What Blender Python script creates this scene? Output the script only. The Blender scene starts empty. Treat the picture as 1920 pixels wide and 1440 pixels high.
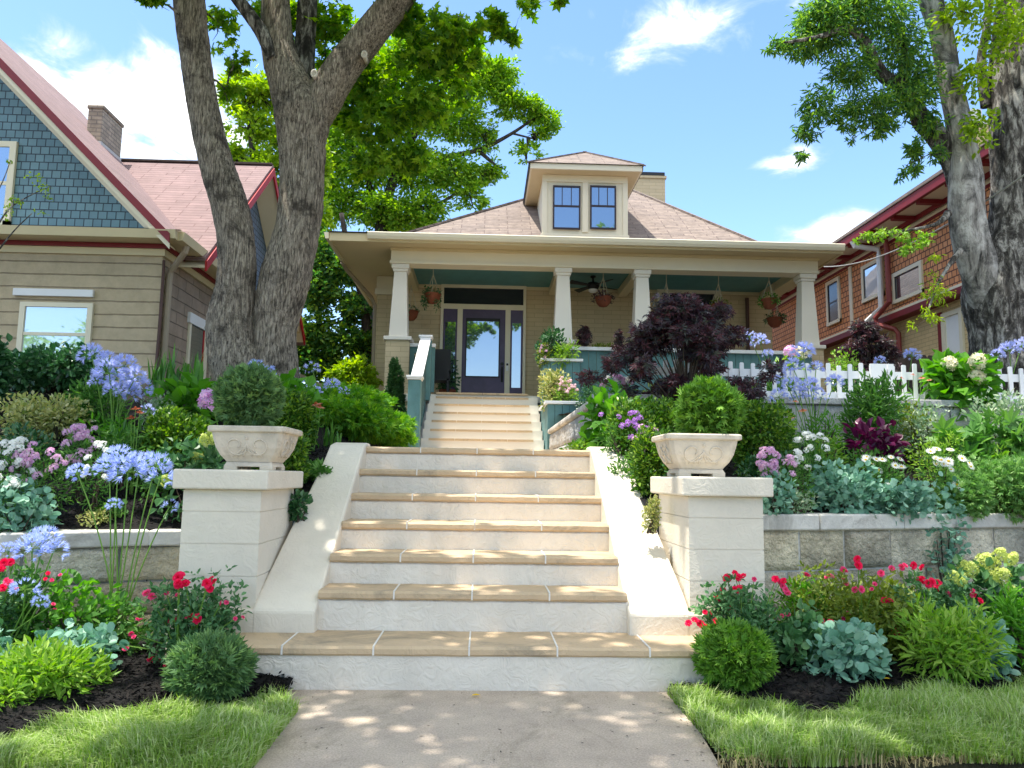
import bpy, math, random
import numpy as np
from mathutils import Vector, Matrix
SC = bpy.context.scene
COL = SC.collection
RNG = np.random.default_rng(11)
# ---------------------------------------------------------------- camera
FPX = 1442.0; PIT = math.radians(6.92); YAW = math.radians(2.06); ROL = 0.015
CP = np.array([.07, 0, 1.245])
FW = np.array([math.sin(YAW)*math.cos(PIT), math.cos(YAW)*math.cos(PIT), math.sin(PIT)])
_r = np.array([math.cos(YAW), -math.sin(YAW), 0]); _u = np.cross(_r, FW)
RT = _r*math.cos(ROL)+_u*math.sin(ROL); UP = _u*math.cos(ROL)-_r*math.sin(ROL)
cam = bpy.data.cameras.new('camera'); camo = bpy.data.objects.new('camera', cam); COL.objects.link(camo)
cam.sensor_width = 36; cam.lens = 36*FPX/1920; cam.clip_start = .05; cam.clip_end = 3000
m = Matrix(((RT[0], UP[0], -FW[0], CP[0]), (RT[1], UP[1], -FW[1], CP[1]), (RT[2], UP[2], -FW[2], CP[2]), (0, 0, 0, 1)))
camo.matrix_world = m
SC.camera = camo
SC.render.resolution_x = 1024; SC.render.resolution_y = 768
def ray(px, py): return FW*FPX+RT*(px-960)+UP*(720-py)
def atY(px, py, Y): d = ray(px, py); return CP+d*((Y-CP[1])/d[1])
def atZ(px, py, Z): d = ray(px, py); return CP+d*((Z-CP[2])/d[2])
def atX(px, py, X): d = ray(px, py); return CP+d*((X-CP[0])/d[0])
# ---------------------------------------------------------------- light
SUN = Vector((-.24, -.05, .97)).normalized()
EL = math.asin(SUN.z); AZ = math.atan2(SUN.x, SUN.y)
sl = bpy.data.lights.new('sun', 'SUN'); sl.energy = 2.4; sl.angle = math.radians(.5); sl.color = (1, .95, .86)
so = bpy.data.objects.new('sun', sl); COL.objects.link(so); so.rotation_euler = SUN.to_track_quat('Z', 'Y').to_euler(); so.location = (0, 0, 30)
SC.view_settings.view_transform = 'Standard'; SC.view_settings.look = 'None'; SC.view_settings.gamma = 1; SC.view_settings.exposure = 1.83
try: SC.view_settings.use_curve_mapping = False
except Exception: pass
W = bpy.data.worlds.new('World'); SC.world = W; W.use_nodes = True
nt = W.node_tree; N = nt.nodes; L = nt.links; N.clear()
out = N.new('ShaderNodeOutputWorld'); bg = N.new('ShaderNodeBackground'); bg.inputs['Strength'].default_value = .15
sky = N.new('ShaderNodeTexSky'); sky.sky_type = 'NISHITA'; sky.sun_disc = False; sky.sun_elevation = EL; sky.sun_rotation = AZ
sky.air_density = 1.0; sky.dust_density = .6; sky.ozone_density = 1.5
hs = N.new('ShaderNodeHueSaturation'); hs.inputs['Saturation'].default_value = 1.14; hs.inputs['Value'].default_value = .68; hs.inputs['Hue'].default_value = .504
L.new(sky.outputs[0], hs.inputs['Color'])
tc = N.new('ShaderNodeTexCoord')
CLOUDS = [(200,200,.12,.07,1.05),(85,160,.07,.045,1.0),(320,225,.10,.085,1.1),(250,275,.13,.04,1.0),(430,230,.08,.08,.8),(290,120,.05,.035,.9),(1300,45,.12,.05,.85),(1190,92,.05,.03,.7),(1480,300,.04,.022,.75),(1110,30,.02,.02,.5),(1290,375,.06,.03,.35),(1570,440,.07,.03,.8),(95,40,.1,.03,.2),(1700,60,.10,.07,.4)]
mask = None
def mth(op, a, b=None, c=None, clamp=False):
    n = N.new('ShaderNodeMath'); n.operation = op; n.use_clamp = clamp
    for i, v in enumerate((a, b, c)):
        if v is None: continue
        if hasattr(v, 'default_value') or hasattr(v, 'is_output'): L.new(v, n.inputs[i])
        else: n.inputs[i].default_value = v
    return n.outputs[0]
for (cx, cy, rx, ry, st) in CLOUDS:
    d = ray(cx, cy); d = d/np.linalg.norm(d)
    r = np.cross(d, (0, 0, 1.)); r /= np.linalg.norm(r); u = np.cross(r, d)
    v1 = N.new('ShaderNodeVectorMath'); v1.operation = 'DOT_PRODUCT'; L.new(tc.outputs['Generated'], v1.inputs[0]); v1.inputs[1].default_value = tuple(r/rx)
    v2 = N.new('ShaderNodeVectorMath'); v2.operation = 'DOT_PRODUCT'; L.new(tc.outputs['Generated'], v2.inputs[0]); v2.inputs[1].default_value = tuple(u/ry)
    v3 = N.new('ShaderNodeVectorMath'); v3.operation = 'DOT_PRODUCT'; L.new(tc.outputs['Generated'], v3.inputs[0]); v3.inputs[1].default_value = tuple(d)
    q = mth('ADD', mth('POWER', v1.outputs['Value'], 2), mth('POWER', v2.outputs['Value'], 2))
    g = mth('MULTIPLY', mth('EXPONENT', mth('MULTIPLY', q, -.9)), mth('MULTIPLY', mth('GREATER_THAN', v3.outputs['Value'], 0), st))
    mask = g if mask is None else mth('MAXIMUM', mask, g)
sx = N.new('ShaderNodeSeparateXYZ'); L.new(tc.outputs['Generated'], sx.inputs[0])
def sstep(v, a, b):
    r = N.new('ShaderNodeMapRange'); r.interpolation_type = 'SMOOTHSTEP'; r.inputs['From Min'].default_value = a; r.inputs['From Max'].default_value = b; L.new(v, r.inputs['Value']); return r.outputs[0]
high = mth('MULTIPLY', sstep(sx.outputs['Z'], .66, .8), 1.05)          # unseen cloud cover added overhead for whiter, stronger fill light
back = mth('MULTIPLY', mth('MULTIPLY', sstep(mth('MULTIPLY', sx.outputs['Y'], -1), -.1, .3), sstep(sx.outputs['Z'], .34, .5)), .95)  # extra cloud added behind the camera, out of view, as neutral fill
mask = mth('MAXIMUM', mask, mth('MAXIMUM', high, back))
mp = N.new('ShaderNodeMapping'); mp.inputs['Scale'].default_value = (11, 11, 17); L.new(tc.outputs['Generated'], mp.inputs[0])
no = N.new('ShaderNodeTexNoise'); no.inputs['Scale'].default_value = 1; no.inputs['Detail'].default_value = 9; no.inputs['Roughness'].default_value = .6; no.inputs['Distortion'].default_value = .5
L.new(mp.outputs[0], no.inputs['Vector'])
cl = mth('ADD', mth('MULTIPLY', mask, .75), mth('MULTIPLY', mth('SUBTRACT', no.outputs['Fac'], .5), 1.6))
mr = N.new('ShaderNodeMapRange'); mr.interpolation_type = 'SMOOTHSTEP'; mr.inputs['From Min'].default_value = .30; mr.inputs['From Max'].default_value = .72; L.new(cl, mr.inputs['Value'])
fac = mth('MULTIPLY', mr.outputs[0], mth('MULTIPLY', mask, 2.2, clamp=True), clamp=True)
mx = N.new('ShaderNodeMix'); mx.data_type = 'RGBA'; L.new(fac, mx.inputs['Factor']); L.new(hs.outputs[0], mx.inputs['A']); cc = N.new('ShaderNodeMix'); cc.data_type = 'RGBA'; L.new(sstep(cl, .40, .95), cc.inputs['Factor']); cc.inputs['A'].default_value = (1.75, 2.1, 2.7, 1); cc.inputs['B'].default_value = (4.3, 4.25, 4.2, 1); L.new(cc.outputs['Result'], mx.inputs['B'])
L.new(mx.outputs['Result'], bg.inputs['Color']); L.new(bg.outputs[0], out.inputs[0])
# ---------------------------------------------------------------- mesh helpers
class MB:
    def __init__(s): s.v = []; s.f = []; s.n = 0; s.mi = []; s.cur = 0
    def add(s, verts, faces):
        verts = np.asarray(verts, dtype=float).reshape(-1, 3)
        fa = [np.asarray(f, dtype=np.int64)+s.n for f in faces] if isinstance(faces, list) else [faces+s.n]
        s.v.append(verts)
        if isinstance(faces, list):
            for f in fa: s.f.append(f.reshape(1, -1)); s.mi.append(s.cur)
        else: s.f.append(fa[0]); s.mi.append(s.cur)
        s.n += len(verts)
    def box(s, x0, x1, y0, y1, z0, z1):
        v = [(x0,y0,z0),(x1,y0,z0),(x1,y1,z0),(x0,y1,z0),(x0,y0,z1),(x1,y0,z1),(x1,y1,z1),(x0,y1,z1)]
        s.add(v, np.array([(0,3,2,1),(4,5,6,7),(0,1,5,4),(1,2,6,5),(2,3,7,6),(3,0,4,7)])); return s
    def frus(s, cx, cy, z0, z1, w0, d0, w1, d1):
        v = [(cx-w0,cy-d0,z0),(cx+w0,cy-d0,z0),(cx+w0,cy+d0,z0),(cx-w0,cy+d0,z0),(cx-w1,cy-d1,z1),(cx+w1,cy-d1,z1),(cx+w1,cy+d1,z1),(cx-w1,cy+d1,z1)]
        s.add(v, np.array([(0,3,2,1),(4,5,6,7),(0,1,5,4),(1,2,6,5),(2,3,7,6),(3,0,4,7)])); return s
    def poly(s, pts): s.add(pts, [list(range(len(pts)))]); return s
    def prism(s, pts, off):           # polygon extruded by a vector
        p = np.asarray(pts, float); n = len(p); q = p+np.asarray(off, float)
        nrm = np.zeros(3)
        for i in range(n): nrm += np.cross(p[i]-p[0], p[(i+1) % n]-p[0])
        if nrm@np.asarray(off) > 0: p, q = q, p
        s.add(np.vstack([p, q]), [list(range(n)), list(range(2*n-1, n-1, -1))]+[[i, i+n, (i+1) % n+n, (i+1) % n] for i in range(n)]); return s
    def bar(s, a, b, w, h=None):     # square bar between two points
        a = np.asarray(a, float); b = np.asarray(b, float); d = b-a; d /= np.linalg.norm(d); h = w if h is None else h
        up = np.array([0, 0, 1.]) if abs(d[2]) < .95 else np.array([0, 1., 0]); x = np.cross(d, up); x /= np.linalg.norm(x); y = np.cross(x, d)
        c = [(-w/2, -h/2), (w/2, -h/2), (w/2, h/2), (-w/2, h/2)]
        v = [a+x*i+y*j for i, j in c]+[b+x*i+y*j for i, j in c]
        s.add(v, np.array([(0,1,2,3),(7,6,5,4),(0,4,5,1),(1,5,6,2),(2,6,7,3),(3,7,4,0)])); return s
    def tube(s, pts, rad, n=8, cap=True, rough=0, seed=0, ripple=0):
        P = np.asarray(pts, float); m = len(P); rad = np.broadcast_to(np.asarray(rad, float), (m,))
        T = np.gradient(P, axis=0); T /= np.linalg.norm(T, axis=1)[:, None]+1e-9
        ref = np.array([1., 0, 0]) if abs(T[0][0]) < .8 else np.array([0, 1., 0])
        x = np.cross(T[0], ref); x /= np.linalg.norm(x); V = []
        rg = np.random.default_rng(seed); ph = rg.uniform(0, 6.28, 12)
        a = np.arange(n)*2*math.pi/n
        Ls = np.concatenate([[0], np.cumsum(np.linalg.norm(np.diff(P, axis=0), axis=1))])
        for i in range(m):
            x = x-T[i]*(x@T[i]); x /= np.linalg.norm(x); y = np.cross(T[i], x)
            r = rad[i]*np.ones(n)
            if rough:
                l = Ls[i]; r = r*(1+rough*(np.sin(2*a+ph[0]+l*1.1)+.7*np.sin(3*a+ph[1]-l*2.3)+.5*np.sin(5*a+ph[2]+l*3.1)+.35*np.sin(l*6+ph[3])))
            if ripple:
                l = Ls[i]; r = r*(1+ripple*(np.sin(11*a+ph[4]+2*np.sin(l*5+ph[5]))*np.sin(l*9+ph[6]+3*np.sin(2*a))+.8*np.sin(17*a+ph[7]+3*np.sin(l*7+ph[8]))+.5*rg.standard_normal(n)))
            V.append(P[i]+np.outer(np.cos(a)*r, x)+np.outer(np.sin(a)*r, y))
        idx = np.arange(m*n).reshape(m, n); nx = np.roll(idx, -1, axis=1)
        F = np.stack([idx[:-1], nx[:-1], nx[1:], idx[1:]], -1).reshape(-1, 4)
        s.add(np.vstack(V), F)
        if cap:
            s.f.append((idx[0][::-1]+s.n-m*n).reshape(1, -1)); s.f.append((idx[-1]+s.n-m*n).reshape(1, -1)); s.mi += [s.cur, s.cur]
        return s
    def lathe(s, prof, c=(0, 0, 0), n=24):
        P = np.array(prof, float); a = np.arange(n)*2*math.pi/n; V = []
        for r, z in P: V.append(np.stack([c[0]+r*np.cos(a), c[1]+r*np.sin(a), np.full(n, c[2]+z)], 1))
        idx = np.arange(len(P)*n).reshape(len(P), n); nx = np.roll(idx, -1, axis=1)
        s.add(np.vstack(V), np.stack([idx[:-1], nx[:-1], nx[1:], idx[1:]], -1).reshape(-1, 4)); return s
    def grid(s, X, Y, Z):
        m, n = X.shape; idx = np.arange(m*n).reshape(m, n)
        s.add(np.stack([X, Y, Z], -1).reshape(-1, 3), np.stack([idx[:-1, :-1], idx[:-1, 1:], idx[1:, 1:], idx[1:, :-1]], -1).reshape(-1, 4)); return s
    def inst(s, tv, tf, pos, X, Y, Z, sc):
        n = len(pos); k = len(tv); sc = np.broadcast_to(np.asarray(sc, float).reshape(-1, 1, 1), (n, 1, 1))
        v = pos[:, None, :]+sc*(tv[None, :, 0:1]*X[:, None, :]+tv[None, :, 1:2]*Y[:, None, :]+tv[None, :, 2:3]*Z[:, None, :])
        f = (np.asarray(tf)[None]+(np.arange(n)*k)[:, None, None]).reshape(-1, np.asarray(tf).shape[1])
        s.add(v.reshape(-1, 3), f); return s
    def build(s, name, mats, parent=None, smooth=False, uv=True, bevel=0, flip=False):
        me = bpy.data.meshes.new(name); V = np.vstack(s.v).astype(np.float32)
        me.vertices.add(len(V)); me.vertices.foreach_set('co', V.ravel())
        ls = []; st = []; mi = []; o = 0
        for f, q in zip(s.f, s.mi):
            k = f.shape[1]; ls.append(f.ravel()); st.append(o+np.arange(len(f))*k); o += f.size; mi.append(np.full(len(f), q))
        ls = np.concatenate(ls).astype(np.int32); st = np.concatenate(st).astype(np.int32)
        me.loops.add(len(ls)); me.loops.foreach_set('vertex_index', ls)
        me.polygons.add(len(st)); me.polygons.foreach_set('loop_start', st)
        if not isinstance(mats, (list, tuple)): mats = [mats]
        for q in mats: me.materials.append(q)
        me.polygons.foreach_set('material_index', np.concatenate(mi).astype(np.int32))
        me.update(calc_edges=True); me.validate()
        if flip: me.flip_normals()
        me.polygons.foreach_set('use_smooth', np.full(len(me.polygons), bool(smooth)))
        if uv and len(me.polygons) < 60000:
            np_ = len(me.polygons); nr = np.zeros(np_*3, np.float32); me.polygons.foreach_get('normal', nr); nr = nr.reshape(-1, 3)
            t = np.cross(np.array([0, 0, 1.]), nr); ln = np.linalg.norm(t, axis=1); t[ln < .05] = (1, 0, 0); t /= np.linalg.norm(t, axis=1)[:, None]
            b = np.cross(nr, t); tot = np.zeros(np_, np.int32); me.polygons.foreach_get('loop_total', tot)
            vi = np.zeros(len(me.loops), np.int32); me.loops.foreach_get('vertex_index', vi)
            pi = np.repeat(np.arange(np_), tot); co = np.zeros(len(me.vertices)*3, np.float32); me.vertices.foreach_get('co', co); co = co.reshape(-1, 3)[vi]
            u = np.stack([(co*t[pi]).sum(1), (co*b[pi]).sum(1)], 1).astype(np.float32)
            lay = me.uv_layers.new(name='UVMap'); lay.data.foreach_set('uv', u.ravel())
        ob = bpy.data.objects.new(name, me); COL.objects.link(ob)
        if parent is not None: ob.parent = parent
        if bevel:
            bm = ob.modifiers.new('bevel', 'BEVEL'); bm.width = bevel; bm.segments = 2; bm.limit_method = 'ANGLE'
        return ob
def tag(o, label=None, cat=None, group=None, kind=None):
    if label: o['label'] = label
    if cat: o['category'] = cat
    if group: o['group'] = group
    if kind: o['kind'] = kind
    return o
def thing(name, label, cat, loc=(0, 0, 0), group=None):
    o = bpy.data.objects.new(name, None); COL.objects.link(o); o.location = loc; o.empty_display_size = .2
    return tag(o, label, cat, group)
def B(name, mt, parent, *boxes, bevel=0, **k):
    mb = MB()
    for b in boxes: mb.box(*b)
    return mb.build(name, mt, parent, bevel=bevel, **k)
# ---------------------------------------------------------------- materials
def newmat(name):
    mt = bpy.data.materials.new(name); mt.use_nodes = True; t = mt.node_tree; t.nodes.clear()
    o = t.nodes.new('ShaderNodeOutputMaterial'); p = t.nodes.new('ShaderNodeBsdfPrincipled'); t.links.new(p.outputs[0], o.inputs[0])
    return mt, t, p, o
def nd(t, typ, **k):
    n = t.nodes.new(typ)
    for a, b in k.items():
        if a.startswith('i_'): n.inputs[a[2:].replace('_', ' ')].default_value = b
        else: setattr(n, a, b)
    return n
def c4(c): return (c[0], c[1], c[2], 1)
def mixc(t, fac, a, b, blend='MIX'):
    n = nd(t, 'ShaderNodeMix', data_type='RGBA', blend_type=blend)
    for s, v in (('Factor', fac), ('A', a), ('B', b)):
        if hasattr(v, 'links'): t.links.new(v, n.inputs[s])
        else: n.inputs[s].default_value = c4(v) if isinstance(v, tuple) else v
    return n.outputs['Result']
def ramp(t, inp, stops):
    r = nd(t, 'ShaderNodeValToRGB'); e = r.color_ramp.elements
    while len(e) > 1: e.remove(e[-1])
    e[0].position = stops[0][0]; e[0].color = c4(stops[0][1])
    for p, c in stops[1:]: x = e.new(p); x.color = c4(c)
    t.links.new(inp, r.inputs[0]); return r.outputs['Color']
def noise(t, vec, scale, detail=6, rough=.6, dist=0):
    n = nd(t, 'ShaderNodeTexNoise', i_Scale=scale, i_Detail=detail, i_Roughness=rough, i_Distortion=dist)
    if vec is not None: t.links.new(vec, n.inputs['Vector'])
    return n.outputs['Fac']
def bump(t, p, h, strength, dist, prev=None):
    b = nd(t, 'ShaderNodeBump', i_Strength=strength, i_Distance=dist); t.links.new(h, b.inputs['Height'])
    if prev: t.links.new(prev, b.inputs['Normal'])
    if p: t.links.new(b.outputs[0], p.inputs['Normal'])
    return b.outputs[0]
def plain(name, col, rough=.7, var=.12, nscale=3, bstr=.15, bscale=60, bdist=.004, col2=None, metal=0, spec=.4, wrinkle=0, dirt=0, speck=0):
    mt, t, p, o = newmat(name); tcn = nd(t, 'ShaderNodeTexCoord'); V = tcn.outputs['Object']
    n1 = noise(t, V, nscale, 7, .65)
    d = tuple(c*(1-var*2) for c in col) if col2 is None else col2
    c = ramp(t, n1, [(.28, d), (.62, col)])
    if dirt:
        n2 = noise(t, V, 1.3, 9, .75, 1.2); f = ramp(t, n2, [(.52, (0, 0, 0)), (.72, (1, 1, 1))])
        c = mixc(t, f, c, tuple(x*(1-dirt) for x in (.30, .25, .18)))
    if speck: c = mixc(t, speck, c, ramp(t, noise(t, V, 95, 4, .8), [(.35, (.25, .25, .25)), (.65, (1.7, 1.7, 1.7))]), 'MULTIPLY')
    t.links.new(c, p.inputs['Base Color']); p.inputs['Roughness'].default_value = rough; p.inputs['Metallic'].default_value = metal
    p.inputs['Specular IOR Level'].default_value = spec
    b = None
    if wrinkle:
        w = noise(t, V, 11, 3, .5, 1.4); w2 = nd(t, 'ShaderNodeMath', operation='ABSOLUTE'); s_ = nd(t, 'ShaderNodeMath', operation='SUBTRACT'); t.links.new(w, s_.inputs[0]); s_.inputs[1].default_value = .5; t.links.new(s_.outputs[0], w2.inputs[0])
        b = bump(t, None, w2.outputs[0], wrinkle, .05)
    if bstr: bump(t, p, noise(t, V, bscale, 4, .6), bstr, bdist, b)
    elif b: t.links.new(b, p.inputs['Normal'])
    return mt
def bricks(name, c1, c2, mortar, w, h, ms=.008, rough=.8, bstr=.5, bdist=.01, offset=.5, var=.25, nscale=1.2, smooth=.15, fine=.2, patch=None, freq=2, wob=0):
    mt, t, p, o = newmat(name); tcn = nd(t, 'ShaderNodeTexCoord'); V = tcn.outputs['UV']
    if wob:
        nn = nd(t, 'ShaderNodeTexNoise', i_Scale=2.3, i_Detail=3); t.links.new(V, nn.inputs['Vector'])
        q = nd(t, 'ShaderNodeVectorMath', operation='MULTIPLY_ADD'); t.links.new(nn.outputs['Color'], q.inputs[0]); q.inputs[1].default_value = (wob, wob, 0); t.links.new(V, q.inputs[2]); V = q.outputs[0]
    br = nd(t, 'ShaderNodeTexBrick', offset=offset, offset_frequency=freq); br.inputs['Scale'].default_value = 1
    for k, v in (('Color1', c4(c1)), ('Color2', c4(c2)), ('Mortar', c4(mortar)), ('Mortar Size', ms), ('Mortar Smooth', smooth), ('Brick Width', w), ('Row Height', h), ('Bias', 0.)): br.inputs[k].default_value = v
    t.links.new(V, br.inputs['Vector'])
    n1 = noise(t, tcn.outputs['Object'], nscale, 8, .7)
    c = mixc(t, var, br.outputs['Color'], ramp(t, n1, [(.25, (.12, .12, .12)), (.75, (1.6, 1.6, 1.6))]), 'MULTIPLY') if not patch else mixc(t, ramp(t, n1, [(.45, (0, 0, 0)), (.62, (1, 1, 1))]), br.outputs['Color'], patch)
    t.links.new(c, p.inputs['Base Color']); p.inputs['Roughness'].default_value = rough
    inv = nd(t, 'ShaderNodeMath', operation='SUBTRACT'); inv.inputs[0].default_value = 1; t.links.new(br.outputs['Fac'], inv.inputs[1])
    b = bump(t, None, inv.outputs[0], bstr, bdist); bump(t, p, noise(t, tcn.outputs['Object'], 35, 5, .7), fine, .01, b)
    return mt
def glass(name, tint=(.03, .05, .08), mir=.55, rough=.02):
    mt, t, p, o = newmat(name); p.inputs['Base Color'].default_value = c4(tint); p.inputs['Roughness'].default_value = .15
    g = nd(t, 'ShaderNodeBsdfGlossy'); g.inputs['Roughness'].default_value = rough; g.inputs['Color'].default_value = (.85, .92, 1, 1)
    tcn = nd(t, 'ShaderNodeTexCoord'); bm = nd(t, 'ShaderNodeBump', i_Strength=.05, i_Distance=.02); t.links.new(noise(t, tcn.outputs['Object'], 2.2, 1), bm.inputs['Height']); t.links.new(bm.outputs[0], g.inputs['Normal'])
    mxs = nd(t, 'ShaderNodeMixShader'); mxs.inputs[0].default_value = mir; t.links.new(p.outputs[0], mxs.inputs[1]); t.links.new(g.outputs[0], mxs.inputs[2]); t.links.new(mxs.outputs[0], o.inputs[0])
    return mt
def leafm(name, cols, trans=.35, rough=.5, spec=.35):
    mt, t, p, o = newmat(name); g = nd(t, 'ShaderNodeNewGeometry')
    st = [(i/max(1, len(cols)-1), c) for i, c in enumerate(cols)]
    c = ramp(t, g.outputs['Random Per Island'], st)
    t.links.new(c, p.inputs['Base Color']); p.inputs['Roughness'].default_value = rough; p.inputs['Specular IOR Level'].default_value = spec
    tr = nd(t, 'ShaderNodeBsdfTranslucent'); hs_ = nd(t, 'ShaderNodeHueSaturation', i_Value=1.5, i_Saturation=1.15); t.links.new(c, hs_.inputs['Color']); t.links.new(hs_.outputs[0], tr.inputs['Color'])
    mxs = nd(t, 'ShaderNodeMixShader'); mxs.inputs[0].default_value = trans; t.links.new(p.outputs[0], mxs.inputs[1]); t.links.new(tr.outputs[0], mxs.inputs[2]); t.links.new(mxs.outputs[0], o.inputs[0])
    return mt
def bark(name, ca, cb, cc, scl=(14, 14, 2.2), strength=1.0, patchy=0, pc=(.5, .5, .48)):
    mt, t, p, o = newmat(name); tcn = nd(t, 'ShaderNodeTexCoord'); mpn = nd(t, 'ShaderNodeMapping'); mpn.inputs['Scale'].default_value = scl
    t.links.new(tcn.outputs['Object'], mpn.inputs[0])
    n1 = noise(t, mpn.outputs[0], 1.6, 8, .72, .6); c = ramp(t, n1, [(.36, ca), (.49, cb), (.62, cc)])
    n2 = noise(t, tcn.outputs['Object'], 2.6, 9, .75, .6)
    c = mixc(t, ramp(t, n2, [(.50, (0, 0, 0)), (.62, (.8, .8, .8))]), c, ca if not patchy else pc)
    t.links.new(c, p.inputs['Base Color']); p.inputs['Roughness'].default_value = .9; p.inputs['Specular IOR Level'].default_value = .2
    b = bump(t, None, n1, strength, .05); bump(t, p, noise(t, tcn.outputs['Object'], 70, 3), .3, .01, b)
    return mt
M = {}
M['white_stucco'] = plain('white_stucco', (.74, .67, .55), .75, .07, 1.8, .25, 55, .006, wrinkle=.2)
M['riser_stucco'] = plain('riser_stucco', (.76, .70, .60), .7, .09, 2.5, .3, 60, .006, wrinkle=.4)
M['tan_tread'] = plain('tan_tread', (.58, .43, .27), .7, .08, 2.2, .25, 50, .006, wrinkle=.25, dirt=.2)
M['grout'] = plain('grout', (.75, .72, .66), .8, .05)
M['urn_stone'] = plain('urn_stone', (.66, .58, .46), .85, .14, 7, .5, 80, .006, dirt=.25)
M['concrete_walk'] = plain('concrete_walk', (.52, .43, .34), .9, .16, 2.6, .6, 140, .005, col2=(.38, .31, .25), dirt=.15, speck=.35)
M['coping_stone'] = plain('coping_stone', (.66, .63, .57), .9, .18, 3.5, .6, 30, .012, dirt=.5)
M['rough_stone'] = plain('rough_stone', (.86, .80, .66), .95, .22, 2.4, 1.0, 26, .05, col2=(.20, .19, .16), dirt=.2, speck=.2)
_t = M['rough_stone'].node_tree; _p = [n for n in _t.nodes if n.type == 'BSDF_PRINCIPLED'][0]; _l = _p.inputs['Base Color'].links[0].from_socket; _g = _t.nodes.new('ShaderNodeNewGeometry')
_t.links.new(mixc(_t, 1.0, _l, ramp(_t, _g.outputs['Random Per Island'], [(0, (.62, .60, .55)), (.35, (1.0, .93, .78)), (.7, (.85, .85, .82)), (1, (1.15, 1.02, .80))]), 'MULTIPLY'), _p.inputs['Base Color'])
M['block_white'] = plain('block_white', (.55, .54, .51), .9, .16, 4, .9, 16, .04, col2=(.32, .32, .30))
M['soil'] = plain('soil', (.012, .010, .009), .95, .3, 30, 1.0, 60, .04)
M['lawn_soil'] = plain('lawn_soil', (.05, .045, .02), .95, .3, 12, .8, 60, .03)
M['trim'] = plain('trim', (.78, .71, .54), .55, .04, 1, .06, 90)
M['trim_cream'] = plain('trim_cream', (.68, .58, .36), .6, .05, 1, .05, 90)
M['soffit'] = plain('soffit', (.66, .55, .34), .6, .05, 1, .05, 90)
M['col_white'] = plain('col_white', (.80, .75, .66), .5, .03, 1, .05, 90)
M['brick_cream'] = bricks('brick_cream', (.60, .48, .30), (.54, .43, .265), (.42, .33, .20), .40, .105, .006, bstr=.35, bdist=.006, var=.12)
M['roof_tan'] = bricks('roof_tan', (.27, .215, .18), (.20, .16, .14), (.13, .095, .085), .55, .13, .009, .95, bstr=.9, bdist=.02, offset=.37, var=.45, nscale=6, freq=3)
M['roof_pink'] = bricks('roof_pink', (.27, .185, .18), (.225, .155, .15), (.17, .105, .10), .7, .125, .009, .95, bstr=.8, bdist=.02, offset=.4, var=.25, nscale=3, freq=3)
M['blue_shingle'] = bricks('blue_shingle', (.15, .27, .32), (.105, .205, .26), (.02, .04, .06), .14, .13, .008, .6, bstr=1, bdist=.02, offset=.5, var=.2, nscale=3)
M['blue_grey_shingle'] = bricks('blue_grey_shingle', (.14, .20, .27), (.11, .17, .235), (.03, .05, .07), .16, .12, .01, .6, bstr=1, bdist=.02, var=.2, nscale=3)
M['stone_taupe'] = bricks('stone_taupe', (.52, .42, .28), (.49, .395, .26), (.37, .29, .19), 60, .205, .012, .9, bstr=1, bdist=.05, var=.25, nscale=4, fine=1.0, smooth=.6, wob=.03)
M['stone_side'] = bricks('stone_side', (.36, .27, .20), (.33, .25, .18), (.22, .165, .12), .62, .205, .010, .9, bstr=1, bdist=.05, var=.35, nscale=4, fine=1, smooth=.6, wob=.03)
M['red_shingle'] = bricks('red_shingle', (.74, .33, .15), (.62, .25, .10), (.12, .045, .03), .15, .13, .012, .8, bstr=1, bdist=.02, var=.3, nscale=2, offset=.43)
M['brick_yellow'] = bricks('brick_yellow', (.66, .50, .27), (.60, .45, .24), (.45, .34, .18), .26, .085, .008, bstr=.4, bdist=.006, var=.12)
M['brick_chimney'] = bricks('brick_chimney', (.42, .35, .27), (.32, .27, .21), (.22, .19, .16), .22, .085, .012, .9, var=.4, nscale=5)
M['teal'] = plain('teal', (.115, .25, .255), .6, .12, 6, .3, 30, .004)
M['teal_dark'] = plain('teal_dark', (.05, .13, .15), .6, .1, 5, .2)
M['porch_teal'] = plain('porch_teal', (.10, .27, .27), .5, .1, 4, .1)
M['maroon'] = plain('maroon', (.20, .012, .02), .5, .1, 2, .05)
M['red_trim'] = plain('red_trim', (.42, .015, .02), .5, .1, 2, .05)
M['black_paint'] = plain('black_paint', (.012, .012, .014), .5, .1, 2, .05)
M['purple_door'] = plain('purple_door', (.085, .06, .13), .4, .12, 6, .1)
M['dark_frame'] = plain('dark_frame', (.03, .016, .024), .4, .1)
M['white_paint'] = plain('white_paint', (.80, .80, .80), .5, .03, 3, .06, 80)
M['wood_dark'] = plain('wood_dark', (.085, .06, .05), .8, .25, 8, .5, 30, .01)
M['terracotta'] = plain('terracotta', (.24, .065, .03), .7, .15, 6, .3)
M['basket_cord'] = plain('basket_cord', (.55, .50, .38), .8, .1)
M['wire'] = plain('wire', (.35, .35, .33), .6, .1)
M['galv'] = plain('galv', (.55, .55, .54), .5, .08, 4, .05)
M['downspout_taupe'] = plain('downspout_taupe', (.36, .29, .21), .5, .06)
M['brown_pipe'] = plain('brown_pipe', (.09, .04, .03), .5, .1)
M['red_pipe'] = plain('red_pipe', (.26, .05, .045), .5, .1)
M['glass_sky'] = glass('glass_sky', (.03, .05, .08), .38)
M['glass_dark'] = glass('glass_dark', (.008, .008, .012), .04)
M['glass_side'] = glass('glass_side', (.02, .05, .06), .45)
M['glass_blue'] = glass('glass_blue', (.02, .05, .09), .34)
M['glass_curtain'] = glass('glass_curtain', (.45, .52, .55), .5)
M['cut_wood'] = plain('cut_wood', (.62, .56, .47), .8, .1, 20)
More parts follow.
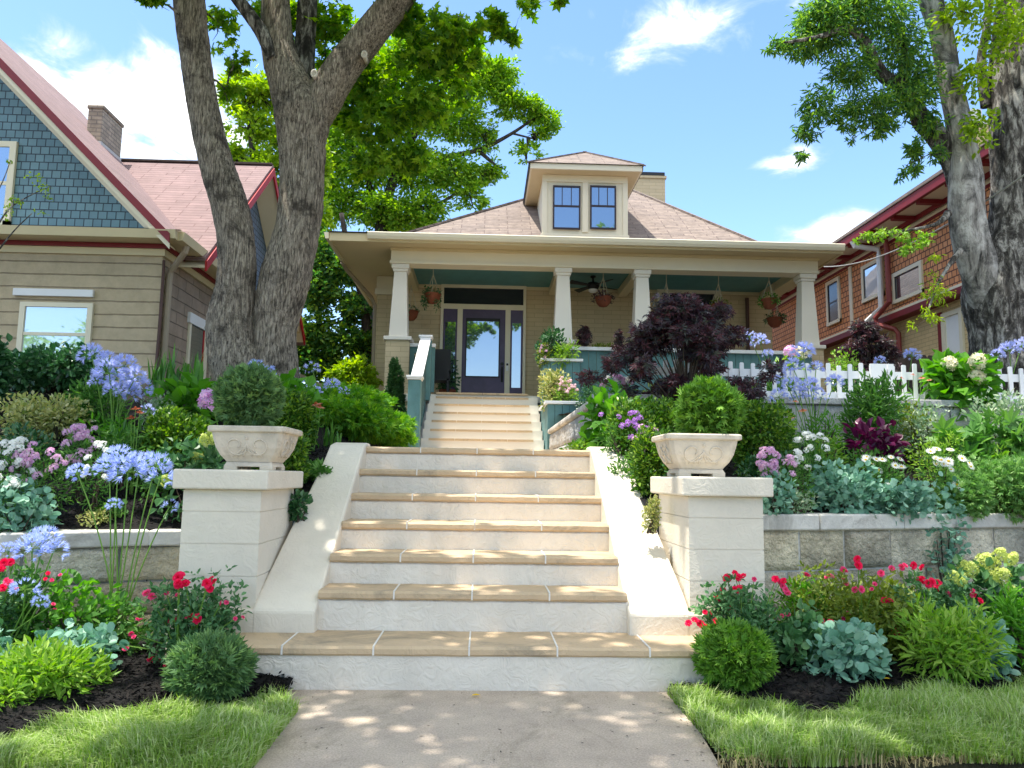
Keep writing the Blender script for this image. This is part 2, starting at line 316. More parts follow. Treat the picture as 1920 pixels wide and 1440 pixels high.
M['moss'] = plain('moss', (.25, .25, .04), .9, .2, 30)
M['bark_maple'] = bark('bark_maple', (.04, .032, .026), (.29, .24, .185), (.60, .51, .40), (36, 36, 4.2), 1.0)
M['bark_pale'] = bark('bark_pale', (.04, .038, .035), (.30, .28, .255), (.52, .50, .46), (5, 5, 1.4), .5)
M['bark_dark'] = bark('bark_dark', (.018, .016, .014), (.10, .09, .078), (.46, .43, .38), (9, 9, 2.6), 1.0)
M['bark_far'] = bark('bark_far', (.02, .017, .014), (.05, .042, .035), (.10, .085, .07), (6, 6, 1.5), .6)
M['twig'] = plain('twig', (.09, .065, .045), .9, .2)
# ================================================================ ground and paths
def smooth_h(x, y): return .015*np.sin(1.7*x+.3)*np.cos(1.3*y)+.012*np.sin(4.1*x+2.2*y)
tag(MB().grid(*np.meshgrid(np.linspace(-150, 150, 30), np.linspace(-60, 250, 30)), np.full((30, 30), -.07)).build('ground', M['lawn_soil']), kind='structure')
tag(B('sidewalk', M['concrete_walk'], None, (-30, 30, -1.2, 3.32, -.06, -.012)), kind='structure')
tag(MB().prism([(-.86, 3.32, -.06), (1.12, 3.32, -.06), (1.24, 4.72, -.06), (-1.05, 4.72, -.06)], (0, 0, .06)).build('path', M['concrete_walk']), kind='structure')
tag(B('road', plain('asphalt', (.05, .05, .052), .9, .1), None, (-60, 60, -9, -1.4, -.06, -.05)), kind='structure')
tag(B('garden_walk', M['tan_tread'], None, (-1.0, 1.1, 7.02, 12.57, 1.2, 1.5)), kind='structure')
LB = [atZ(*p, .03)[:2] for p in [(-260, 1420), (0, 1385), (120, 1350), (300, 1330), (420, 1320), (500, 1298)]]
RB = [atZ(*p, .03)[:2] for p in [(1285, 1290), (1400, 1310), (1520, 1345), (1650, 1305), (1750, 1292), (1850, 1310), (1920, 1290), (2100, 1280)]]
def frontY(x):
    if x < 0: return np.interp(x, [-9]+[p[0] for p in LB], [3.6]+[p[1] for p in LB])
    return np.interp(x, [p[0] for p in RB]+[9], [p[1] for p in RB]+[4.8])
def wallY(x):
    return np.interp(x, [-9, -3.09, -2.16, -1.9], [2.2, 5.255, 5.74, 5.75]) if x < 0 else np.interp(x, [1.9, 2.138, 4.78, 9], [5.65, 5.65, 6.6, 8.1])
def zleft(x, y):
    b = np.interp(y-(wallY(np.clip(x, -2.5, -1.9))-5.75), [5.6, 5.9, 6.5, 7.5, 8.5, 10, 13, 30], [.74, .84, 1.12, 1.62, 2.12, 2.35, 2.45, 2.7])
    w = np.interp(y, [5.2, 6.0, 6.9, 7.1, 12.5, 13], [.62, .95, 1.4, 1.44, 1.44, 1.5]) ; t = np.clip((-1.15-x)/.9, 0, 1)
    return w*(1-t)+b*t
def zright(x, y):
    w = wallY(max(1.95, x)) if x < 7.5 else 7.5; return float(np.interp((y-w)/(7.9-w), [0, .12, .55, 1], [.95, 1.0, 1.32, 1.64]))
def zup(x, y): return np.interp(y, [7.9, 9, 13, 15, 30], [2.02, 2.06, 2.3, 2.4, 2.7])
def gz(x, y):
    if x < -1.1: return zleft(x, y) if y > wallY(x)-.02 else .05
    if x > 1.15:
        if y > 8.0: return zup(x, y)
        if x < 1.95 and y > 5.1 or y > wallY(x): return zright(x, y)
        return .05
    return 1.5
def terrain(name, xs, ys, fn, mt):
    X, Y = np.meshgrid(xs, ys); Z = np.vectorize(fn)(X, Y)+.018*np.sin(9*X+3*Y)*np.sin(8*Y-2*X); return tag(MB().grid(X, Y, Z).build(name, mt, smooth=True), kind='structure')
X = np.linspace(0, 1, 60); T = np.linspace(0, 1, 40)
def skewgrid(name, xa, xb, y0, y1, fz, mt, n=70, m=40):
    xs = np.linspace(xa, xb, n); V = np.zeros((m, n)); Yv = np.zeros((m, n)); Zv = np.zeros((m, n))
    for i, x in enumerate(xs):
        a, b = y0(x), y1(x); ys = a+(b-a)*np.linspace(0, 1, m)**1.2; V[:, i] = x; Yv[:, i] = ys; Zv[:, i] = [fz(x, y) for y in ys]
    return tag(MB().grid(V, Yv, Zv+.012*np.sin(11*V+3*Yv)*np.sin(9*Yv-2*V)).build(name, mt, smooth=True), kind='structure')
skewgrid('garden_soil', -14, -1.28, lambda x: wallY(x)+.05 if x < -1.88 else 6.0, lambda x: 30, zleft, M['soil'], 90, 60)
skewgrid('garden_soil', 1.33, 9, lambda x: wallY(x)+.05 if x > 1.95 else 6.0, lambda x: 7.97, zright, M['soil'], 60, 30)
skewgrid('upper_garden_soil', 1.3, 16, lambda x: 8.06, lambda x: 30, zup, M['soil'], 50, 40)
bedz = lambda x, y: .03+.07*math.sin(min(1, max(0, (y-frontY(x))/.5))*1.57)
skewgrid('front_bed_soil', -7, -1.01, frontY, lambda x: wallY(x) if x < -1.9 else 5.3, bedz, M['soil'])
skewgrid('front_bed_soil', 1.2, 8, frontY, lambda x: wallY(x) if x > 1.95 else 5.3, bedz, M['soil'])
def lawnz(x, y): return .035+.02*math.sin(3*x+1)*math.sin(4*y)
lx0 = lambda y: np.interp(y, [3.3, 3.6, 4.5], [-.84, -.90, -1.06])
skewgrid('lawn_soil', -7, -.9, lambda x: 3.36, lambda x: frontY(min(x, -1.12)) if x < -1.05 else 4.5+(x+1.05)*-1., lambda x, y: .02 if y > 3.42 else -.04, M['lawn_soil'])
skewgrid('lawn_soil', 1.17, 8, lambda x: 3.50+.045*(x-1.1), lambda x: frontY(max(1.29, x)), lambda x, y: .02 if y > 3.52+.045*(x-1.1) else -.04, M['lawn_soil'])
# ================================================================ entry stairs
st = thing('entry_stairs', 'wide cream stucco steps with tan treads rising from the front path between two urn piers', 'stairs', (0, 4.7, 0))
def P(mb_or, name, mt, par, **k):      # build a world-space mesh under an empty placed elsewhere
    o = mb_or.build(name, mt, par, **k); o.location = (-Vector(par.location)) if par else (0, 0, 0); return o
def PB(name, mt, par, *boxes, bevel=0, **k):
    mb = MB()
    for b in boxes: mb.box(*b)
    return P(mb, name, mt, par, bevel=bevel, **k)
CX = .027
YS = [4.68, 5.13, 5.47, 5.86, 6.24, 6.60, 6.93]; ZT = [.25, .50, .70, .90, 1.10, 1.30, 1.50]
PB('riser', M['riser_stucco'], st, (-1.56, 1.6, 4.70, 5.9, -.03, .195))
def wavy(x0, x1, y0, y1, z0, z1, seed, n=26):
    rg = np.random.default_rng(seed); xs = np.linspace(x0, x1, n); prof = [(y1, z0), (y0+.012, z0), (y0, z0+.012), (y0, z1-.014), (y0+.014, z1), (y1, z1)]
    V = []
    for i, x in enumerate(xs):
        w = .0025*rg.standard_normal()+.0025*math.sin(9*x+seed); h = .0012*rg.standard_normal()
        for j, (y, z) in enumerate(prof): V.append((x, y+(w if 0 < j < 5 else 0), z+(h if j > 1 else 0)))
    m = len(prof); idx = np.arange(n*m).reshape(n, m); F = []
    mb = MB(); F = np.stack([idx[:-1, :], idx[1:, :], np.roll(idx, -1, 1)[1:], np.roll(idx, -1, 1)[:-1]], -1).reshape(-1, 4)
    mb.add(V, F[:, ::-1]); mb.f.append(idx[0][::-1].reshape(1, -1).copy()); mb.f.append(idx[-1].reshape(1, -1)); mb.mi += [0, 0]
    return mb
P(wavy(-1.58, 1.62, 4.68, 5.6, .195, .25, 1), 'tread', M['tan_tread'], st)
for i in range(1, 7):
    P(wavy(-.99, 1.05, YS[i]+.02, YS[i]+.6, ZT[i-1]-.05, ZT[i]-.055, 20+i, 40), 'riser', M['riser_stucco'], st)
    P(wavy(CX-1.003, CX+1.003, YS[i], YS[i]+.6, ZT[i]-.055, ZT[i], 40+i), 'tread', M['tan_tread'], st)
for i in range(7):
    xs = [-1.5, -.75, 0.0, .63, 1.38] if i == 0 else [-.49, .015, .52]
    if i == 0: xs = [-1.08, -.55, .01, .53, 1.08]
    y1 = (YS[i+1]+.02) if i < 6 else 7.5
    for x in xs: PB('grout_line', M['grout'], st, (x-.005, x+.005, YS[i]-.004, y1, ZT[i]-.05, ZT[i]+.004))
def cheek(xi, xo):
    pr = [(5.06, .25), (5.06, .40), (6.85, 1.50), (6.95, 1.535), (7.2, 1.535), (7.2, .25)]
    mb = MB(); s = 1 if xo > xi else -1
    # the outer edge flares out towards the pier at the foot of the slope
    n = 14; ys = np.linspace(5.06, 7.2, n); V = []
    for y in ys:
        t = max(0, (6.6-y)/1.54); xin = xi-s*0+s*.0*t; w = .31+.09*min(1, t*1.15); z = np.interp(y, [5.06, 5.12, 6.85, 6.95, 7.2], [.385, .42, 1.50, 1.535, 1.535])
        V += [(xin, y, .1), (xin, y, z), (xin+s*w, y, z), (xin+s*w, y, .1)]
    idx = np.arange(n*4).reshape(n, 4); F = np.stack([idx[:-1], np.roll(idx, -1, 1)[:-1], np.roll(idx, -1, 1)[1:], idx[1:]], -1).reshape(-1, 4)
    mb.add(V, F if s > 0 else F[:, ::-1]); mb.f.append((idx[0] if s < 0 else idx[0][::-1]).reshape(1, -1).copy()); mb.mi.append(0)
    mb.f.append((idx[-1][::-1] if s < 0 else idx[-1]).reshape(1, -1).copy()); mb.mi.append(0)
    return mb
P(cheek(-.975, -1.3), 'side_wall', M['white_stucco'], st, bevel=.018)
P(cheek(1.03, 1.36), 'side_wall', M['white_stucco'], st, bevel=.018)
PB('plinth', M['white_stucco'], st, (-1.90, -1.31, 5.063, 6.2, -.02, .385), bevel=.012)
PB('plinth', M['white_stucco'], st, (1.37, 1.97, 5.063, 6.2, -.02, .385), bevel=.012)
def pier(x0, x1, label):
    t = thing('gate_pier', label, 'pier', ((x0+x1)/2, 5.5, .385), 'white stucco piers beside the steps')
    mb = MB(); z = .385
    for k in range(4):
        z2 = min(1.14, z+.205); mb.box(x0, x1, 5.12, 5.99, z, z2-.006); mb.box(x0+.006, x1-.006, 5.126, 5.984, z2-.006, z2); z = z2
    P(mb, 'shaft', M['white_stucco'], t)
    PB('cap', M['white_stucco'], t, (x0-.055, x1+.055, 5.06, 6.05, 1.14, 1.268), bevel=.012)
    return t
pier(-1.87, -1.37, 'white stucco pier left of the steps, with the grey blue lilies at its left side')
pier(1.44, 1.94, 'white stucco pier right of the steps, with the stone wall at its right side')
# urns
def urn(cx, label):
    cy = 5.47; t = thing('planter_urn', label, 'planter', (cx, cy, 1.268), 'square cast stone urns on the piers')
    def ring(w, z, k=8): 
        c = .10*w; return [(-w+c, -w, z), (w-c, -w, z), (w, -w+c, z), (w, w-c, z), (w-c, w, z), (-w+c, w, z), (-w, w-c, z), (-w, -w+c, z)]
    def loft(secs):
        mb = MB(); V = []
        for w, z in secs: V += ring(w, z)
        n = len(secs); idx = np.arange(n*8).reshape(n, 8); mb.add(V, np.stack([idx[:-1], np.roll(idx, -1, 1)[:-1], np.roll(idx, -1, 1)[1:], idx[1:]], -1).reshape(-1, 4)); return mb
    loft([(.155, .055), (.165, .07), (.19, .10), (.215, .15), (.228, .20), (.236, .235), (.238, .25)]).build('bowl', M['urn_stone'], t, smooth=False)
    loft([(.238, .25), (.258, .255), (.262, .262), (.262, .285), (.254, .294), (.225, .294), (.215, .25), (.0, .245)]).build('rim', M['urn_stone'], t)
    f = MB()
    for sx in (-1, 1):
        for sy in (-1, 1): f.box(min(sx*.165, sx*.075), max(sx*.165, sx*.075), min(sy*.165, sy*.075), max(sy*.165, sy*.075), 0, .03)
    f.frus(0, 0, .022, .056, .168, .168, .150, .150); f.build('foot', M['urn_stone'], t, bevel=.006)
    def front(u, v): # point on the sloping bowl front
        w = np.interp(v, [.07, .10, .15, .20, .24], [.165, .19, .215, .228, .237]); return np.array([u, -w-.002, v])
    for face in range(4):
        sc_ = MB()
        A = face*math.pi/2; R = np.array([[math.cos(A), -math.sin(A), 0], [math.sin(A), math.cos(A), 0], [0, 0, 1]])
        for s in (-1, 1):
            pts = []
            for q in np.linspace(0, 1, 30):
                a = q*math.pi*2.1; r = .075*(1-q*.72); pts.append(front(s*(.075+r*math.cos(a+math.pi*1.15)*1.05), .165+r*math.sin(a+math.pi*1.15)*.95))
            sc_.tube(np.array(pts)@R.T, .006, 6)
            for e in (.03, .065, .10): sc_.tube(np.array([front(s*e*(q**1.4), .175-.085*q+.01*e) for q in np.linspace(0, 1, 9)])@R.T, .0055, 6)
        sc_.tube(np.array([front(0, .225-.02*q) for q in np.linspace(0, 1, 5)])@R.T, .010, 6)
        sc_.build('scrollwork', M['urn_stone'], t, smooth=True)
    MB().lathe([(0, .268), (.14, .266), (.2, .25)], n=16).build('potting_soil', M['soil'], t)
    return t
urn(-1.52, 'weathered stone urn with carved scrolls on the left pier')
urn(1.585, 'pale stone urn with carved scrolls on the right pier')
# ================================================================ retaining walls
def course_wall(mb, path, z0, z1, th, bl, seed, bulge=.03, gap=.010, face=-1):
    """rough stones along a polyline, each stone with its own bulging face"""
    rg = np.random.default_rng(seed); P_ = np.array(path, float)
    seg = np.linalg.norm(np.diff(P_, axis=0), axis=1); tot = seg.sum(); cum = np.concatenate([[0], np.cumsum(seg)])
    s = 0.
    while s < tot:
        l = bl*rg.uniform(.65, 1.45); e = min(tot, s+l)
        n = 15; m = 10; us = np.linspace(s+gap, e-gap, n); V = np.zeros((m, n, 3)); 
        bb = bulge*rg.uniform(.5, 1.3); rr = rg.standard_normal((m, n))*.005
        for i, u in enumerate(us):
            x = np.interp(u, cum, P_[:, 0]); y = np.interp(u, cum, P_[:, 1]); k = min(len(seg)-1, np.searchsorted(cum, u, 'right')-1); d = (P_[k+1]-P_[k])/seg[k]; nrm = np.array([d[1], -d[0]])*(-face)
            for j in range(m):
                v = j/(m-1); a = i/(n-1); q = (min(1, 16*a*(1-a))*min(1, 11*v*(1-v))); o = q*bb+(rr[j, i] if q > .05 else 0)
                V[j, i] = (x+nrm[0]*o, y+nrm[1]*o, z0+gap*.7+v*(z1-z0-1.4*gap))
        F = np.arange(m*n).reshape(m, n); q4 = np.stack([F[:-1, :-1], F[:-1, 1:], F[1:, 1:], F[1:, :-1]], -1).reshape(-1, 4)
        mb.add(V.reshape(-1, 3), q4 if face < 0 else q4[:, ::-1]); s = e
def wallbody(path, z0, z1, off, th):
    mb = MB(); P_ = np.array(path, float)
    for a, b in zip(P_[:-1], P_[1:]):
        d = (b-a)/np.linalg.norm(b-a); n = np.array([-d[1], d[0]]); a2 = a+n*off; b2 = b+n*off; a3 = a+n*(off+th); b3 = b+n*(off+th)
        mb.prism([(a2[0], a2[1], z0), (b2[0], b2[1], z0), (b3[0], b3[1], z0), (a3[0], a3[1], z0)], (0, 0, z1-z0))
    return mb
RW = [(1.945, 5.65), (2.6, 5.82), (3.4, 6.1), (4.78, 6.6), (8.5, 7.9)]
t = thing('retaining_wall', 'low wall of rough grey stone blocks with a flat coping, right of the right pier', 'wall', (3, 6, 0))
P(wallbody(RW, -.05, .885, .006, .24), 'mortar_core', M['coping_stone'], t)
mb = MB()
for k, (a, b) in enumerate([(.02, .30), (.30, .585), (.585, .882)]): course_wall(mb, RW, a, b, .2, .52, 31+k, .03, .009)
P(mb, 'stone_courses', M['rough_stone'], t, smooth=True)
mb = MB(); 
for a, b in zip(RW[:-1], RW[1:]):
    a = np.array(a); b = np.array(b); d = (b-a)/np.linalg.norm(b-a); n = np.array([-d[1], d[0]]); nn = max(1, int(np.linalg.norm(b-a)/1.0))
    for i in range(nn):
        p = a+(b-a)*i/nn; q = a+(b-a)*(i+1)/nn-d*.006; mb.prism([tuple(p-n*.05)+(.885,), tuple(q-n*.05)+(.885,), tuple(q+n*.28)+(.885,), tuple(p+n*.28)+(.885,)], (0, 0, .118))
P(mb, 'coping', M['coping_stone'], t, bevel=.012)
LW = [(-7, 3.3), (-3.09, 5.255), (-2.3, 5.68), (-1.875, 5.76)]
t = thing('retaining_wall', 'low weathered wall with a pale coping left of the left pier, behind the lily stems', 'wall', (-3, 5.3, 0))
P(wallbody(LW, -.05, .725, .03, .22), 'mortar_core', M['coping_stone'], t)
mb = MB()
for k, (a, b) in enumerate([(.02, .25), (.25, .48), (.48, .72)]): course_wall(mb, LW, a, b, .2, .5, 41+k, .03)
P(mb, 'stone_courses', M['rough_stone'], t, smooth=True)
mb = MB()
for a, b in zip(LW[:-1], LW[1:]):
    a = np.array(a); b = np.array(b); d = (b-a)/np.linalg.norm(b-a); n = np.array([-d[1], d[0]])
    mb.prism([tuple(a-n*.05)+(.725,), tuple(b-n*.05-d*.004)+(.725,), tuple(b+n*.26-d*.004)+(.725,), tuple(a+n*.26)+(.725,)], (0, 0, .108))
P(mb, 'coping', M['coping_stone'], t, bevel=.012)
# upper wall (right) and the wall beside the walk
UW = [(1.22, 8.0), (9, 8.0)]
t = thing('terrace_wall', 'upper terrace wall of white painted blocks below the picket fence', 'wall', (4, 8, 1.5))
mb = MB(); course_wall(mb, UW, 1.42, 1.73, .2, .62, 51, .022, .006); course_wall(mb, UW, 1.73, 2.06, .2, .62, 52, .022, .006)
P(mb, 'block_courses', M['block_white'], t, smooth=True); P(wallbody(UW, 1.3, 2.06, .03, .2), 'mortar_core', M['block_white'], t)
PB('coping', M['block_white'], t, *[(1.2+1.1*k, 2.294+1.1*k, 7.95, 8.24, 2.06, 2.13) for k in range(7)], bevel=.01)
t = thing('walk_side_wall', 'white block wall with rounded coping running back beside the garden walk to the teal planters', 'wall', (1.15, 10, 1.5))
SW = [(1.16, 12.5), (1.16, 7.75)]
mb = MB(); course_wall(mb, SW, 1.45, 1.69, .2, .6, 61, .02, .006); course_wall(mb, SW, 1.69, 1.95, .2, .6, 62, .02, .006)
P(mb, 'block_courses', M['block_white'], t, smooth=True); P(wallbody(SW, 1.4, 1.95, .03, .18), 'mortar_core', M['block_white'], t)
PB('coping', M['coping_stone'], t, *[(1.11, 1.42, 7.75+.95*k, 8.694+.95*k, 1.95, 2.03) for k in range(5)], bevel=.025)
# ================================================================ porch stairs
st = thing('porch_stairs', 'upper flight of white steps with narrow tan treads leading up to the purple front door', 'stairs', (.04, 14, 1.5))
ys = [12.59, 12.92, 13.25, 13.58, 13.91, 14.24, 14.57, 14.9]; zs = [1.53, 1.71, 1.89, 2.07, 2.25, 2.43, 2.61, 2.785]
for i, (y, z) in enumerate(zip(ys, zs)):
    PB('riser', M['col_white'], st, (-1.0, 1.11, y, 15.3-.001*i, z-.2, z-.002))
    mb = MB()
    for k in range(4): mb.box(-.87+.452*k, -.87+.452*k+.444, y-.014, y+.30, z-.034, z+.003)
    P(mb, 'tread', M['tan_tread'], st)
def newel(x, y, z0, z1, label=None): pass
t = thing('stair_railing', 'teal boarded stair rail with sloping white cap left of the upper steps', 'railing', (-1.1, 13, 1.5))
nx = -1.09
PB('newel_post', M['teal'], t, (nx-.105, nx+.105, 12.7, 12.91, 1.45, 2.83), bevel=.008)
PB('newel_post', M['teal'], t, (nx-.11, nx+.11, 14.8, 15.02, 2.7, 3.90), bevel=.008)
PB('post_cap', M['white_paint'], t, (nx-.135, nx+.135, 12.66, 12.95, 2.86, 2.90), (nx-.12, nx+.12, 12.675, 12.935, 2.83, 2.86), bevel=.006)
PB('post_cap', M['white_paint'], t, (nx-.135, nx+.135, 14.77, 15.05, 3.93, 3.97), (nx-.12, nx+.12, 14.79, 15.03, 3.90, 3.93), bevel=.006)
P(MB().prism([(nx-.10, 12.92, 2.80), (nx+.10, 12.92, 2.80), (nx+.10, 14.79, 3.86), (nx-.10, 14.79, 3.86)], (0, 0, .05)), 'handrail', M['white_paint'], t, bevel=.004)
P(MB().prism([(nx-.03, 12.91, 2.78), (nx-.03, 12.91, 1.6), (nx-.03, 14.8, 2.5), (nx-.03, 14.8, 3.84)], (.06, 0, 0)), 'board_panel', M['teal'], t)
mb = MB()
for k in range(10): y = 12.98+k*.185; z = 2.78+(y-12.91)*.561; mb.box(nx+.03, nx+.034, y-.006, y+.006, z-1.1, z-.01)
P(mb, 'board_gaps', M['black_paint'], t)
# ================================================================ main house
H = thing('bungalow', 'cream brick bungalow with a deep columned porch, hipped tan roof and central dormer', 'house', (2.2, 15.3, 2.88))
def hb(name, mt, *boxes, bevel=0, par=None):
    mb = MB()
    for b in boxes: mb.box(*b)
    o = mb.build(name, mt, par or H, bevel=bevel)
    o.location = -Vector(H.location) if par is None else (0, 0, 0); return o
def hm(mb, name, mt, par=None, **k):
    o = mb.build(name, mt, par or H, **k); o.location = -Vector(H.location) if par is None else (0, 0, 0); return o
WL, WR, WY = -2.4, 6.78, 17.5
hb('wall', M['brick_cream'], (WL, WR, WY, WY+.3, 1.6, 5.80), (WL, WL+.3, WY+.3, 29, 1.6, 5.80), (WR-.3, WR, WY+.3, 29, 1.6, 5.80), (WL, WR, 28.7, 29, 1.6, 5.79))
hb('foundation', M['block_white'], (WL-.05, WL+.4, WY-.05, 20, 1.6, 2.62), (-1.75, 6.85, 15.2, 15.5, 1.5, 2.70), bevel=.01)
hb('porch_floor', M['col_white'], (-1.95, 6.95, 15.03, WY-.002, 2.70, 2.84), bevel=.01)
mb = MB()
for k in range(4): mb.box(-.87+.452*k, -.87+.452*k+.444, 15.0, 15.3, 2.842, 2.88)
hm(mb, 'floor_edge', M['tan_tread'])
hb('corner_pilaster', M['brick_cream'], (WL-.03, -2.08, WY-.12, WY-.003, 2.0, 5.36)); hb('pilaster_capital', M['trim'], (WL-.08, -2.03, WY-.17, WY-.003, 5.36, 5.50), (WL-.05, -2.06, WY-.14, WY-.003, 5.50, 5.797), bevel=.008)
CXS = [-1.665, 1.625, 3.24, 6.655]
for i, cx in enumerate(CXS):
    c = hb('pedestal', M['brick_cream'], (cx-.235, cx+.235, 15.07, 15.53, 1.8 if i in (0, 3) else 2.84, 3.91))
    hb('pedestal_cap', M['col_white'], (cx-.275, cx+.275, 15.03, 15.57, 3.91, 3.985), bevel=.01)
    col = hm(MB().frus(cx, 15.3, 3.985, 5.33, .185, .185, .125, .125), 'column', M['col_white'], bevel=.006)
    cap = MB().box(cx-.15, cx+.15, 15.15, 15.45, 5.33, 5.385).box(cx-.175, cx+.175, 15.125, 15.475, 5.385, 5.475).build('capital', M['col_white'], col, bevel=.006)
hb('porch_beam', M['trim'], (-1.86, 6.86, 15.12, 15.46, 5.535, 5.798), (-1.88, 6.88, 15.10, 15.48, 5.477, 5.535), bevel=.008)
hb('porch_side_beam', M['trim_cream'], (-1.86, -1.50, 15.482, WY-.003, 5.48, 5.797)); hb('porch_side_beam', M['trim_cream'], (6.50, 6.84, 15.482, WY-.003, 5.48, 5.797))
for cx in CXS[1:3]: hb('ceiling_beam', M['trim_cream'], (cx-.10, cx+.10, 15.482, WY-.003, 5.47, 5.64))
mb = MB()
for k in range(24): y = 15.482+k*.0836; mb.box(-1.498, 6.498, y, y+.079, 5.655, 5.68)
hm(mb, 'porch_ceiling', M['porch_teal']); hb('ceiling_trim', M['trim_cream'], (-1.49, -.72, WY-.04, WY-.003, 5.58, 5.65), (.62, 6.49, WY-.04, WY-.003, 5.58, 5.65))
# eaves and gutters
EX0, EX1, EY0, EY1 = -3.0, 7.17, 14.68, 29.6
hb('soffit', M['soffit'], (EX0+.02, EX1-.02, EY0+.02, 15.115, 5.803, 5.83), (EX0+.02, -1.865, 15.115, EY1, 5.803, 5.83), (6.865, EX1-.02, 15.115, EY1, 5.803, 5.83))
hb('fascia', M['trim_cream'], (EX0, EX1, EY0-.02, EY0+.018, 5.775, 5.935), (EX0-.02, EX0+.018, EY0+.018, EY1, 5.775, 5.935), (EX1-.02, EX1+.018, EY0+.018, EY1, 5.775, 5.935))
hb('soffit_moulding', M['trim_cream'], (-1.87, 6.87, 15.085, 15.119, 5.74, 5.80))
gp = [(-2.26, EY0-.022, 5.815), (-2.26, EY0-.09, 5.815), (-2.26, EY0-.115, 5.87), (-2.26, EY0-.125, 5.935), (-2.26, EY0-.105, 5.95), (-2.26, EY0-.022, 5.95)]
hm(MB().prism(gp, (9.43, 0, 0)), 'gutter', M['trim'])
mb = MB().prism([(EX0-.022, EY0, 5.82), (EX0-.09, EY0, 5.82), (EX0-.12, EY0, 5.945), (EX0-.022, EY0, 5.945)], (0, 14, 0)); hm(mb, 'gutter', M['trim'])
# downspout at the left corner
hm(MB().tube([(-3.05, 16.3, 5.80), (-3.0, 16.5, 5.70), (-2.55, 17.3, 5.28), (-2.47, 17.4, 5.1), (-2.47, 17.4, 2.1)], .045, 8), 'downspout', M['downspout_taupe'])
# roof
AP = atY(1127, 332, 22.0); AP = (AP[0], 22.0, AP[2])
r1 = [(EX0-.03, EY0-.06, 5.952), (EX1+.03, EY0-.06, 5.952), (EX1+.03, EY1, 5.952), (EX0-.03, EY1, 5.952)]
r2 = [(-2.85, 16.3, 6.12), (6.98, 16.3, 6.12), (6.98, 27.7, 6.12), (-2.85, 27.7, 6.12)]
mb = MB()
for i in range(4):
    j = (i+1) % 4; mb.poly([r1[i], r1[j], r2[j], r2[i]]); mb.poly([r2[i], r2[j], AP])
hm(mb, 'roof', M['roof_tan'])
mb = MB()
for c in (r2[0], r2[1]): mb.bar(c, AP, .17, .045)
hm(mb, 'hip_caps', M['roof_tan'])
# dormer
D = hb('dormer', M['trim'], (1.345, 3.305, 17.2, 21, 6.2, 8.27)); D.location = -Vector(H.location)
def db(name, mt, *b, bevel=0): return hb(name, mt, *b, bevel=bevel, par=D)
db('corner_boards', M['trim'], (1.325, 1.44, 17.17, 17.197, 6.80, 8.1), (3.21, 3.325, 17.17, 17.197, 6.80, 8.1), (2.26, 2.40, 17.17, 17.197, 6.9, 8.1), (1.325, 3.325, 17.168, 17.197, 8.1, 8.268), (1.30, 3.35, 17.13, 17.197, 6.77, 6.84), bevel=.004)
db('dormer_fascia', M['trim'], (1.02, 3.60, 16.84, 16.88, 8.27, 8.40), (1.02, 1.06, 16.88, 20, 8.27, 8.40), (3.56, 3.60, 16.88, 20, 8.27, 8.40))
db('dormer_soffit', M['soffit'], (1.06, 3.56, 16.88, 17.198, 8.272, 8.29), (1.06, 1.344, 17.198, 19.9, 8.272, 8.29), (3.306, 3.56, 17.198, 19.9, 8.272, 8.29))
db('drip_edge', M['black_paint'], (.995, 1.018, 16.85, 20, 8.30, 8.41)); db('drip_edge', M['black_paint'], (3.602, 3.625, 16.85, 20, 8.30, 8.41))
ra, rb = (2.44, 18.15, 9.27), (2.44, 22, 9.27); e = [(.98, 16.80, 8.405), (3.64, 16.80, 8.405), (3.64, 21, 8.405), (.98, 21, 8.405)]
MB().poly([e[0], e[1], ra]).poly([e[1], e[2], rb, ra]).poly([e[3], e[0], ra, rb]).bar(e[0], ra, .12, .03).bar(e[1], ra, .12, .03).build('dormer_roof', M['roof_tan'], D)
for (pa, pb) in ((1037, 1088), (1106.5, 1155)):
    a = atY(pa, 348, 17.17); b = atY(pb, 431, 17.17); x0, x1, z1, z0 = a[0], b[0], a[2], b[2]
    db('window_glass', M['glass_blue'], (x0+.02, x1-.02, 17.160, 17.169, z0+.02, z1-.02))
    zm = z0+(z1-z0)*.53
    f = [(x0, x0+.035, 17.14, 17.17, z0, z1), (x1-.035, x1, 17.14, 17.17, z0, z1), (x0+.035, x1-.035, 17.14, 17.17, z0, z0+.04), (x0+.035, x1-.035, 17.14, 17.17, z1-.04, z1), (x0+.035, x1-.035, 17.145, 17.17, zm-.022, zm+.022)]
    for k in (1, 2): xx = x0+(x1-x0)*k/3; f.append((xx-.009, xx+.009, 17.15, 17.168, zm+.022, z1-.04))
    db('window_sash', M['dark_frame'], *f)
# chimney
hb('chimney', M['brick_cream'], (4.40, 5.49, 22.5, 23.4, 7, 10.42), (4.37, 5.53, 22.46, 23.43, 10.42, 10.50)); hb('chimney_cap', M['black_paint'], (4.36, 5.47, 22.45, 23.4, 10.50, 10.60))
